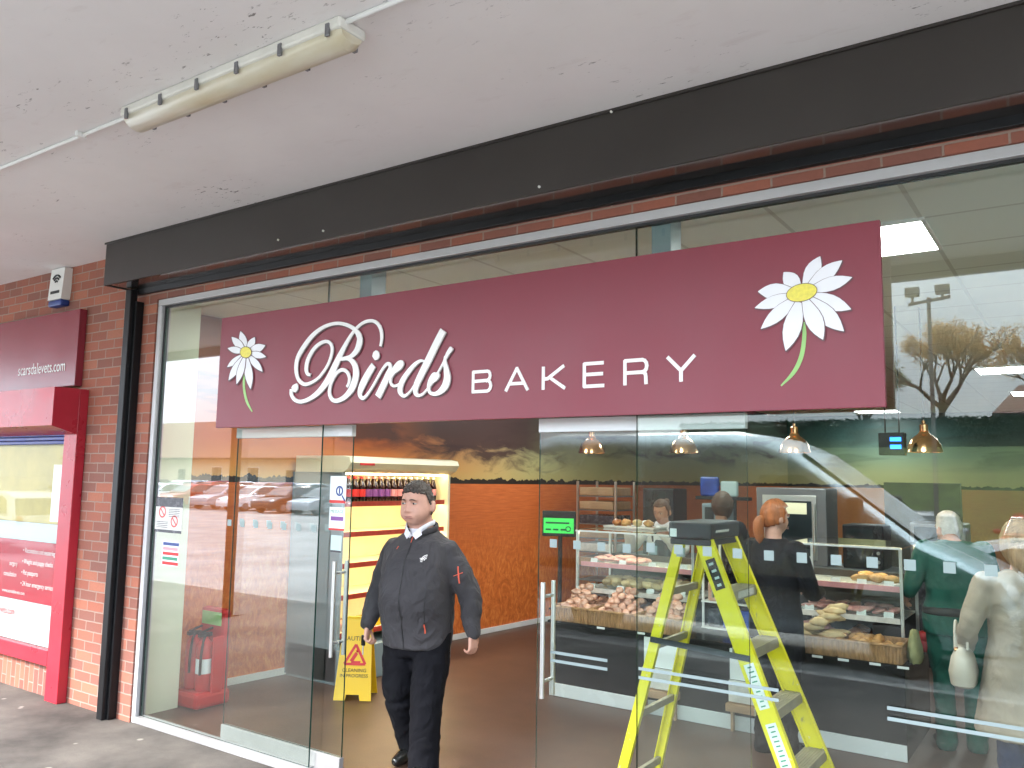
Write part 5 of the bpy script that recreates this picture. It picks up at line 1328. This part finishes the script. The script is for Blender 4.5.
# serving woman with a tray, facing out over the counter
sp = aty(664, 505, 3.95)
SW = simple('serving woman in a cream blouse and dark apron holding out a tray behind the counter', (sp.x, 3.95, 0), 8, 1.64, 'shirt', 'trouser', 'skinTan', 'hairBrown', 'tied', yaw=-10, pitch=16, w=.95,
   pose=dict(head=(0, -.07, 1.575), neck=(0, -.01, 1.45), elL=(.25, -.20, 1.20), wrL=(.06, -.42, 1.42), elR=(-.27, -.22, 1.22), wrR=(-.24, -.44, 1.42), hdL=(-.3, -1, .1), hdR=(0, -1, .1), pnL=(0, 0, 1), pnR=(0, 0, 1)), pony=([(0, .10, .05), (0, .135, .07), (0, .14, .03)], [.03, .036, .02]),
   extra=[('apron', 'blackcloth', dict(trunk=[(0, -.03, .62, .175, .125), (0, -.012, .95, .178, .135), (0, -.012, 1.20, .125, .132), (0, -.02, 1.30, .085, .118)], p=3)), ('apron_straps', 'blackcloth', dict(limbs=[([(s*.075, -.128, 1.28), (s*.088, -.112, 1.38), (s*.08, -.03, 1.465)], [.012]*3) for s in (-1, 1)], voxel=.008, smooth=1))])
tp_ = Matrix.LocRotScale(SW.location, SW.rotation_euler, SW.scale)
tc = tp_ @ V((-.12, -.56, 1.0)); tc.z = 1.345
t = thing('serving_tray', 'pale tray held in both hands by the serving woman', 'tray', tc)
q = MB(); q.box((tc.x-.26, tc.y-.13, tc.z-.008), (tc.x+.24, tc.y+.16, tc.z+.004), .004); q.build('plate', 'whiteGloss', t); q = MB(); q.tube([(tc.x-.26, tc.y-.13, tc.z+.006), (tc.x+.24, tc.y-.13, tc.z+.006), (tc.x+.24, tc.y+.16, tc.z+.006), (tc.x-.26, tc.y+.16, tc.z+.006), (tc.x-.26, tc.y-.13, tc.z+.006)], .007, 6); q.build('rim', 'whiteGloss', t)
for k, (dx, m, lb) in enumerate(((-.19, 'pastry', 'red topped pastry at the left end of the held tray'), (-.09, 'bun', 'golden bun left of centre on the held tray'), (.02, 'pale', 'pale bun right of centre on the held tray'), (.13, 'bun', 'golden bun at the right end of the held tray'))):
    o = blob('filled_bun', (.048, .045, .032), m, lb, 'bun', 'buns on the held tray', seed=40+k); o.location = (tc.x+dx, tc.y, tc.z+.006)
# dark figure behind the counter
dp = aty(722, 500, 4.3)
simple('dark haired assistant in black seen from behind, above the ladder top', (dp.x, 4.3, 0), 172, 1.66, 'blackcloth', 'trouser', 'skinTan', 'hairBrown', 'long', w=1.02, hthick=.03, pose=dict(elL=(.25, -.10, 1.14), wrL=(.16, -.30, 1.10), elR=(-.25, -.10, 1.14), wrR=(-.16, -.30, 1.10)))
# ginger ponytail customer
gp = aty(775, 510, 2.14)
simple('woman with a ginger ponytail and black coat facing the counter beside the ladder', (gp.x, 2.12, 0), 158, 1.655, 'blackcloth', 'trouser', 'skin', 'hairGinger', 'tied', yaw=-18, w=.98, hthick=.018,
   pose=dict(elL=(.23, -.10, 1.13), wrL=(.14, -.30, 1.10), elR=(-.23, -.10, 1.13), wrR=(-.14, -.30, 1.10)), pony=([(0, .10, .0), (0, .135, -.03), (.005, .13, -.12), (.01, .11, -.19)], [.026, .038, .036, .016]),
   coat=[(0, 0, .66, .205, .165), (0, 0, .80, .195, .15), (0, 0, .95, .192, .142), (0, 0, 1.08, .172, .132), (0, -.005, 1.22, .182, .135), (0, 0, 1.34, .195, .132), (0, .01, 1.42, .17, .105), (0, .015, 1.485, .09, .085)])
# person in green
gp = atz(963, 748, 0)
simple('person with pale hair in a dark green uniform standing at the counter end', (gp.x, 3.0, 0), 200, 1.66, 'greencloth', 'greencloth', 'skinTan', 'hairWhite', 'short', w=1.22, yaw=25,
   pose=dict(head=(0, -.13, 1.545), neck=(0, -.035, 1.45), elR=(-.27, -.02, 1.12), wrR=(-.25, -.22, 1.02), elL=(.31, .03, 1.12), wrL=(.30, -.16, 1.02)), sl=.45,
   extra=[('belt', 'blackMatt', dict(trunk=[(0, 0, .94, .222, .148), (0, 0, .955, .226, .152), (0, 0, .985, .222, .150), (0, 0, 1.0, .216, .146)], smooth=2))])
# woman in the beige coat
cp_ = V((-.315, 1.70, 0))
CW = simple('woman in a beige knee length coat seen from behind at the right edge', cp_, 196, 1.585, 'beige', 'denim', 'skin', 'hairBlonde', 'long', w=1.08, hthick=.026, yaw=14, pony=([(0, .03, .05), (0, .055, -.02), (.0, .075, -.10), (.0, .07, -.19)], [.085, .092, .090, .062]),
   pose=dict(elR=(-.25, .03, 1.12), wrR=(-.235, -.12, .94), elL=(.30, .04, 1.13), wrL=(.285, -.13, .98), hdL=(0, -1, -.1), shL=(.19, .01, 1.39), shR=(-.19, .01, 1.39)),
   coat=[(0, .01, .53, .285, .225), (0, .01, .62, .272, .21), (0, .005, .80, .236, .178), (0, 0, .95, .212, .158), (0, 0, 1.08, .188, .140), (0, -.005, 1.22, .193, .140), (0, 0, 1.34, .205, .136), (0, .01, 1.41, .175, .105), (0, .015, 1.475, .085, .08)])
# handbag on her arm
hb = (Matrix.LocRotScale(CW.location, CW.rotation_euler, CW.scale) @ V((.31, -.04, 0)))
bc = V((hb.x-.01, hb.y, .70))
t = thing('handbag', 'cream leather handbag hanging from the arm of the woman in beige', 'handbag', bc)
q = MB(); rings = []
for z, wx, wy in ((0, .05, .085), (.015, .062, .115), (.08, .07, .13), (.155, .055, .118), (.205, .03, .10), (.215, .012, .085)):
    rings.append([bc+V((wx*math.copysign(abs(cos(a))**.8, cos(a)), wy*math.copysign(abs(sin(a))**.7, sin(a)), z)) for a in [2*pi*k/24 for k in range(24)]])
q.loft(rings); q.build('body', 'bag', t, smooth=True)
for dx in (-.03, .03):
    q = MB(); q.tube([bc+V((dx, .06*cos(a), .20+.14*sin(a))) for a in [pi*k/14 for k in range(15)]], .007, 8); q.build('strap', 'bag', t, smooth=True)
q = MB(); q.ball(bc+V((-.02, -.08, .20)), .014); q.build('clasp', 'copper', t)

# ================================================================== CAR PARK (seen mirrored in the glass)
def car(name, label, loc, deg, paint, L=4.2, W=1.74, Hh=1.45, kind='hatch', group='cars parked in the car park'):
    t = lthing(name, label, 'car' if kind != 'van' else 'van', loc, radians(deg), group)
    s = L/4.2; zb = .22; k = Hh/1.45
    low = [(-2.05, .30), (-2.08, .55), (-2.02, .86), (-1.2, .93), (.75, .93), (1.55, .84), (2.0, .68), (2.08, .48), (2.02, .28), (1.0, zb), (-1.0, zb)]
    top = {'hatch': [(-1.98, .87), (-1.62, 1.32), (-1.2, 1.43), (-.1, 1.45), (.35, 1.36), (1.05, .93)], 'saloon': [(-1.55, .91), (-.95, 1.34), (-.55, 1.42), (.1, 1.43), (.45, 1.34), (1.15, .92)]}[kind if kind in ('hatch', 'saloon') else 'hatch']
    def shell(prof, wf, n=1):
        rings = []
        for f in (-1, -.93, 0, .93, 1):
            ins = .04 if abs(f) == 1 else 0
            rings.append([V((x*s*(1-ins*.6), f*wf(z)*W/2, (z-(ins if z > .6 else -ins))*k)) for x, z in prof])
        return rings
    q = MB(); q.loft(shell(low, lambda z: 1.0 if z < .7 else 1-.10*(z-.7))); q.loft(shell(top, lambda z: .95-.32*(z-.9)))
    q.build('body', paint, t, smooth=True)
    q = MB()
    for sd in (-1, 1):                                           # side glass, a hair proud of the tumblehome
        poly = []
        for x, z in ((top[0][0]+.32, .95), (top[1][0]+.20, 1.28), (top[2][0]+.05, 1.36), (top[3][0], 1.375), (top[4][0]-.05, 1.31), (top[5][0]-.20, .95)):
            poly.append(V((x*s, sd*((.95-.32*(z-.9))*W/2+.004), z*k)))
        q.prism(poly, (0, sd*.004, 0))
    q.build('side_window', 'carglass', t)
    for nm, (xa, za), (xb, zb_) in (('windscreen', top[5], top[4]), ('rear_window', top[0], top[1])):
        a = V((xa*s, 0, za*k)); b = V((xb*s, 0, zb_*k)); n = V(((b.z-a.z), 0, -(b.x-a.x))).normalized()*(1 if nm == 'windscreen' else -1)
        a2 = a.lerp(b, .10)+n*.004; b2 = a.lerp(b, .95)+n*.004; wa = .86*W/2; wb = .74*W/2
        q = MB(); q.prism([a2+V((0, -wa, 0)), a2+V((0, wa, 0)), b2+V((0, wb, 0)), b2+V((0, -wb, 0))], n*.006); q.build(nm, 'carglass', t)
    for sx in (-1.28, 1.3):
        for sd in (-1, 1):
            q = MB(); y = sd*(W/2-.11); q.lathe([(.20, y-.09), (.30, y-.10), (.315, y-.06), (.315, y+.06), (.30, y+.115), (.20, y+.115)], (sx*s, 0, .315), 20, ax='Y'); wq = q.build('wheel', 'tyre', t, smooth=True)
            q = MB(); q.lathe([(.19, y+sd*.12), (.05, y+sd*.125), (.0, y+sd*.126)] if True else [], (sx*s, 0, .315), 16, ax='Y'); q.build('hubcap', 'darksteel', wq)
    for sd in (-1, 1):
        q = MB(); q.ball((1.93*s, sd*W*.37, .68*k), (.13, .17, .08)); q.build('headlight', 'headlamp', t, smooth='all')
        q = MB(); q.ball((-2.0*s, sd*W*.40, .78*k), (.07, .10, .13)); q.build('tail_light', 'taillamp', t, smooth='all')
        q = MB(); q.ball((.80*s, sd*(W/2+.07), 1.0*k), (.06, .10, .07)); q.build('door_mirror', paint, t, smooth='all')
    return t
# the dark van right at the kerb; its side is what the window mirrors
vn = lthing('panel_van', 'dark medium roof van parked at the kerb, mirrored across the window', 'van', (-3.45, -6.72, -.16), 0)
prof = [(-2.95, .35), (-2.98, 1.0), (-2.93, 2.25), (-2.80, 2.46), (-2.5, 2.53), (.05, 2.53), (.42, 2.47), (.75, 2.33), (2.05, 1.34), (2.35, 1.22), (2.75, 1.02), (2.86, .80), (2.90, .45), (2.80, .30), (1.5, .28), (-2.0, .28)]
hw = lambda z: .98 if z < 1.2 else .98-.13*(z-1.2)
q = MB(); rings = []
for f in (-1, -.985, -.94, -.8, 0, .8, .94, .985, 1):
    ins = {1: .22, .985: .11, .94: .03}.get(abs(f), 0)
    rings.append([V((x*(1-ins*.35), f*hw(z), z-ins*(1 if z > 1.9 else .35 if z > .95 else 0)*1.0+ins*(1 if z < .6 else 0))) for x, z in prof])
q.loft(rings); q.build('body', 'vanGrey', vn, smooth=True)
q = MB()
for sd in (-1, 1):
    pts = [(.35, 1.36), (.38, 2.02), (.86, 2.02), (1.62, 1.40), (1.60, 1.34)]
    q.prism([V((x, sd*(hw(z)+.003), z)) for x, z in pts], (0, sd*.005, 0))
q.build('side_window', 'carglass', vn)
a = V((2.03, 0, 1.365)); b = V((.78, 0, 2.315)); n = V((b.z-a.z, 0, a.x-b.x)).normalized()
q = MB(); a2 = a+n*.004; b2 = a.lerp(b, .97)+n*.004; q.prism([a2+V((0, -.84, 0)), a2+V((0, .84, 0)), b2+V((0, .74, 0)), b2+V((0, -.74, 0))], n*.006); q.build('windscreen', 'windscreen', vn)
for sx in (-1.75, 1.85):
    for sd in (-1, 1):
        q = MB(); y = sd*.87; q.lathe([(.22, y-.11), (.33, y-.11), (.345, y-.07), (.345, y+.07), (.33, y+.11), (.22, y+.112)], (sx, 0, .345), 24, ax='Y'); wq = q.build('wheel', 'tyre', vn, smooth=True)
        q = MB(); q.lathe([(.21, y+sd*.115), (.06, y+sd*.125), (0, y+sd*.126)], (sx, 0, .345), 18, ax='Y'); q.build('hubcap', 'darksteel', wq)
for sd in (-1, 1):
    q = MB(); q.box((1.38, sd*1.02, 1.42), (1.52, sd*1.24, 1.80), .04); q.box((1.42, sd*.96, 1.40), (1.50, sd*1.06, 1.45), .01); q.build('door_mirror', 'blackMatt', vn)
    q = MB(); q.ball((2.70, sd*.74, .86), (.17, .20, .15)); q.build('headlight', 'headlamp', vn, smooth='all')
    q = MB(); q.box((-2.9, sd*1.0, .80), (2.3, sd*(1.012), .92), .004); q.build('side_strip', 'blackMatt', vn)
q = MB(); q.box((2.80, -.85, .38), (2.96, .85, .66), .04); q.build('bumper', 'blackMatt', vn)
car('parked_car', 'white saloon parked just beyond the dark van', (-.25, -8.95, -.33), 0, 'carWhite', 4.6, kind='saloon')
specs = [(-6.3, -24.5, 80, 'carBlack', 'small black car at the foot of the grass bank beside the lamp post', 'hatch'), (-3.6, -21.5, 88, 'carSilver', 'silver car facing out at the foot of the grass bank', 'hatch'), (-1.0, -22.0, 92, 'carRed', 'red car at the foot of the grass bank', 'hatch'), (1.7, -22, 88, 'carSilver', 'silver saloon at the right end of the bank row', 'saloon'),
         (-22.6, -6.9, 178, 'carWhite', 'white hatchback parked at the kerb outside the red shop', 'hatch')]
rnd = random.Random(3)
cn = {'carWhite': 'white', 'carSilver': 'silver', 'carBlue': 'dark blue', 'carRed': 'red', 'carBlack': 'black'}
for k in range(11):
    p = ('carWhite', 'carSilver', 'carBlack', 'carWhite', 'carSilver', 'carRed', 'carWhite', 'carBlue', 'carSilver', 'carWhite', 'carBlack')[k]
    specs.append((-31-k*2.9, -28+rnd.uniform(-.2, .2), rnd.uniform(84, 96), p, f'{cn[p]} car in the nearer of the two long parked rows', 'hatch' if k % 3 else 'saloon'))
for k in range(13):
    p = ('carSilver', 'carWhite', 'carWhite', 'carBlue', 'carSilver', 'carWhite', 'carRed', 'carSilver', 'carWhite', 'carBlack', 'carWhite', 'carSilver', 'carWhite')[k]
    specs.append((-44-k*2.9, -42+rnd.uniform(-.2, .2), rnd.uniform(262, 278), p, f'{cn[p]} car in the farther of the two long parked rows', 'saloon' if k % 4 == 0 else 'hatch'))
for x, y, d, p, lb, kd in specs:
    gz = -.38 if y < -9.5 else -.13-.23*(-y-5.2)/4.3
    car('parked_car', lb, (x, y, gz), d, p, 4.1 if kd == 'hatch' else 4.5, kind=kd)
# white van by the red shop
wv = car('delivery_van', 'white delivery van parked at the kerb well to the left of the red shop', (-28.6, -7.4, -.26), 180, 'carWhite', 4.9, 1.9, 1.95, 'van')
# lamp post with two floodlights
t = thing('lamp_post', 'tall lamp post with two floodlights on a crossbar in the car park', 'lamp post', (-3.17, -20, -.4))
q = MB(); q.tube([(-3.17, -20, -.4), (-3.17, -20, 6.62)], [.065, .045], 12); q.build('pole', 'postbrown', t, smooth=True)
q = MB(); q.bar((-3.65, -20, 6.48), (-2.66, -20, 6.60), .07, .07); q.build('crossbar', 'postbrown', t)
for dx in (-.38, .33): q = MB(); q.box((-3.17+dx-.17, -20.08, 6.68), (-3.17+dx+.17, -19.90, 6.92), .02); q.box((-3.17+dx-.03, -20.03, 6.52), (-3.17+dx+.03, -19.97, 6.68)); q.build('floodlight', 'postbrown', t)
# trees, hedge
def leaf_cloud(q, centres, n, size, seed, squash=1.0):
    rnd = random.Random(seed)
    for _ in range(n):
        c, r = centres[rnd.randrange(len(centres))]
        while True:
            p = V((rnd.uniform(-1, 1), rnd.uniform(-1, 1), rnd.uniform(-1, 1)))
            if p.length < 1: break
        p = V(c)+V((p.x*r, p.y*r, p.z*r*squash)); a = V((rnd.gauss(0, 1), rnd.gauss(0, 1), rnd.gauss(0, 1))).normalized(); b = a.orthogonal().normalized(); s = size*rnd.uniform(.5, 1.3)
        q.add([p-a*s, p+b*s*.5, p+a*s, p-b*s*.5], [[0, 1, 2, 3]])
def tree(label, x, y, z0, h, spread, leaf, nleaf, seed, lsize=.16, levels=5):
    rnd = random.Random(seed); t = thing('tree', label, 'tree', (x, y, z0), 0, 'trees beyond the car park')
    q = MB(); tips = []
    def grow(p, d, L, r, lev):
        e = p+d*L; m = p.lerp(e, .5)+V((rnd.uniform(-1, 1), rnd.uniform(-1, 1), 0))*L*.06
        q.tube([p, m, e], [r, r*.85, r*.65], 6 if lev > 1 else 10, cap=lev < 2)
        if lev >= levels-2: tips.append((tuple(m), L*.55)); tips.append((tuple(e), L*.6))
        if lev < levels:
            for k in range(3 if lev else 5):
                nd = (d+V((rnd.gauss(0, 1), rnd.gauss(0, 1), rnd.gauss(.35, .35)))*(.40 if lev else .50)*spread).normalized()
                grow(e if k else m.lerp(e, .8), nd, L*rnd.uniform(.62, .86), r*.56, lev+1)
    grow(V((x, y, z0)), V((0, 0, 1)), h*.26, h*.024, 0)
    q.build('trunk', 'bark', t, smooth=True)
    if nleaf: q = MB(); leaf_cloud(q, tips, nleaf, lsize, seed); q.build('crown', leaf, t, fixn=False)
tree('spreading autumn tree with thin brown leaves behind the hedge', -4.6, -33, 3.0, 6.9, 1.15, 'leafBrown', 9500, 11, .055)
tree('second autumn tree with sparse brown leaves right of the lamp post', -1.2, -36, 3.0, 6.4, 1.15, 'leafBrown', 8000, 12, .055)
tree('olive leaved tree at the left end of the hedge', -8.6, -38, 3.2, 5.0, 1.2, 'leafOlive', 5000, 13, .06)
tree('nearly bare tree behind the brown roofed building', -104, -82, -.4, 19, 1.1, 'leafOlive', 5000, 14, .14)
tree('small bushy green tree at the end of the far car row', -46, -50, -.4, 8.0, 1.2, 'leafOlive', 9000, 15, .16, 4)
q = MB(); rnd = random.Random(5)
q.box((-14, -30.5, 3.05), (26, -29.4, 4.05), .3)
h = thing('hedge', 'long clipped dark green hedge along the top of the grass bank', 'hedge', (6, -30, 3.1)); q.build('core', 'hedge', h)
q = MB()
for _ in range(26000):
    p = V((rnd.uniform(-14.1, 26), rnd.choice((-29.38, -29.33, -29.3, -29.36)) if rnd.random() < .7 else rnd.uniform(-30.5, -29.4), 0)); p.z = rnd.uniform(3.0, 4.12) if p.y > -29.4 else rnd.uniform(4.0, 4.2)
    a = V((rnd.gauss(0, 1), rnd.gauss(0, 1), rnd.gauss(0, 1))).normalized(); b = a.orthogonal(); s = rnd.uniform(.03, .085)
    q.add([p-a*s, p+b*s*.6, p+a*s, p-b*s*.6], [[0, 1, 2, 3]])
q.build('leaves', 'hedge', h, fixn=False)
# buildings
def house(name, label, x0, x1, y0, y1, z0, eave, ridge, wallm, roofm, openings, ov=.4, hip=2.0, group=None):
    t = thing(name, label, 'building', ((x0+x1)/2, (y0+y1)/2, z0), 0, group)
    q = MB(); q.box((x0, y0, z0), (x1, y1, eave)); q.build('wall', wallm, t)
    q = MB(); a = [(x0-ov, y0-ov, eave+.002), (x1+ov, y0-ov, eave+.002), (x1+ov, y1+ov, eave+.002), (x0-ov, y1+ov, eave+.002)]; ym = (y0+y1)/2
    q.add(a+[(x0+hip, ym, ridge), (x1-hip, ym, ridge)], [[0, 1, 5, 4], [2, 3, 4, 5], [1, 2, 5], [3, 0, 4], [3, 2, 1, 0]]); rf = q.build('roof', roofm, t)
    q = MB(); q.box((x0-ov, y1+ov-.05, eave-.22), (x1+ov, y1+ov, eave)); q.build('gutter_board', 'shutter', t)
    yf_ = y1
    for xa, xb, za, zb, kd in openings:
        q = MB(); q.box((xa-.06, yf_+.002, za-.06), (xb+.06, yf_+.03, zb+.06)); w_ = q.build('door' if kd == 'd' else 'window', 'white' if kd == 'w' else 'shutter', t)
        q = MB(); q.box((xa, yf_+.032, za), (xb, yf_+.045, zb)); q.build('pane', 'carglass', w_)
    return t
ops = []
for k in range(9):
    x = -112+k*6.6; ops.append((x, x+1.9, .6, 2.4, 'w')) if k % 3 else ops.append((x, x+1.3, -.35, 2.1, 'd'))
house('shop_block', 'long low cream building with a big brown tiled roof across the car park', -118, -46, -74, -58, -.4, 3.5, 8.6, 'render', 'roofTile', ops, .9, 6)
house('bungalow', 'small house with a dark pitched roof behind the hedge', -3.4, 2.4, -52, -45, 3.3, 5.4, 7.2, 'render', 'roofTile', [(-2.4, -1.2, 4.0, 5.0, 'w'), (0, 1.2, 4.0, 5.0, 'w')], .4, .6)
house('bungalow', 'flat looking pale house at the right behind the hedge', 5.5, 15, -50, -44, 3.3, 6.0, 7.0, 'render', 'roofTile', [(6.5, 8, 4.2, 5.4, 'w'), (10, 11.5, 4.2, 5.4, 'w')], .4, 2)

# ================================================================== LIGHT, SKY, CAMERA
W = bpy.data.worlds.new('World'); S.world = W; W.use_nodes = True; nt = W.node_tree; bg = nt.nodes['Background']
SUN_EL, SUN_AZ = radians(38), radians(205)
sk = N(nt, 'ShaderNodeTexSky', sky_type='NISHITA'); sk.sun_disc = False; sk.sun_elevation = SUN_EL; sk.sun_rotation = SUN_AZ; sk.air_density = 1.2; sk.dust_density = 2.5
bw = N(nt, 'ShaderNodeRGBToBW'); nt.links.new(sk.outputs[0], bw.inputs[0])
tc = N(nt, 'ShaderNodeTexCoord').outputs['Generated']
n1 = noise(nt, mapping(nt, tc, (1, 1, 2.6)), 2.3, 6, .58, .4)
cl = ramp(nt, n1, [(.32, (4.7, 5.7, 7.0)), (.5, (6.5, 7.3, 8.4)), (.7, (8.7, 9.3, 10.0))])
sz = N(nt, 'ShaderNodeSeparateXYZ'); nt.links.new(tc, sz.inputs[0])
grad = math_(nt, 'MULTIPLY_ADD', math_(nt, 'MAXIMUM', sz.outputs[2], 0.0), 1.35, .47)     # overcast sky: zenith about three times the horizon
skyc = N(nt, 'ShaderNodeVectorMath', operation='SCALE'); nt.links.new(mixc(nt, .90, sk.outputs[0], cl), skyc.inputs[0]); nt.links.new(grad, skyc.inputs['Scale'])
nt.links.new(skyc.outputs[0], bg.inputs[0]); bg.inputs[1].default_value = .12
sd = bpy.data.lights.new('sun', 'SUN'); sd.energy = 1.4; sd.angle = radians(14); sd.color = (1, .95, .88)
so = bpy.data.objects.new('sun', sd); COL.objects.link(so)
dirv = V((sin(SUN_AZ)*cos(SUN_EL), cos(SUN_AZ)*cos(SUN_EL), sin(SUN_EL)))
so.rotation_euler = dirv.to_track_quat('Z', 'Y').to_euler(); so.location = dirv*30
cd = bpy.data.cameras.new('camera'); co = bpy.data.objects.new('camera', cd); COL.objects.link(co)
right = V((RX.x, RY.x, RZ.x)); down = V((RX.y, RY.y, RZ.y)); fwd = V((RX.z, RY.z, RZ.z))
R3 = Matrix((right, -down, -fwd)).transposed()
co.matrix_world = Matrix.Translation(CAM) @ R3.to_4x4()
cd.sensor_width = 36; cd.lens = FPX/1024*36; cd.clip_end = 1000; cd.clip_start = .05
S.camera = co
S.view_settings.view_transform = 'Standard'; S.view_settings.look = 'None'; S.view_settings.exposure = 3.2; S.view_settings.gamma = 1
S.cycles.use_denoising = True
try: S.cycles.denoiser = 'OPENIMAGEDENOISE'
except Exception: pass
S.cycles.max_bounces = 10; S.cycles.diffuse_bounces = 5; S.cycles.transparent_max_bounces = 32; S.cycles.caustics_reflective = False; S.cycles.caustics_refractive = False
S.cycles.sample_clamp_indirect = 8; S.cycles.use_adaptive_sampling = True; S.cycles.adaptive_threshold = .02
for o in bpy.data.objects:
    if '_local' in o: del o['_local']
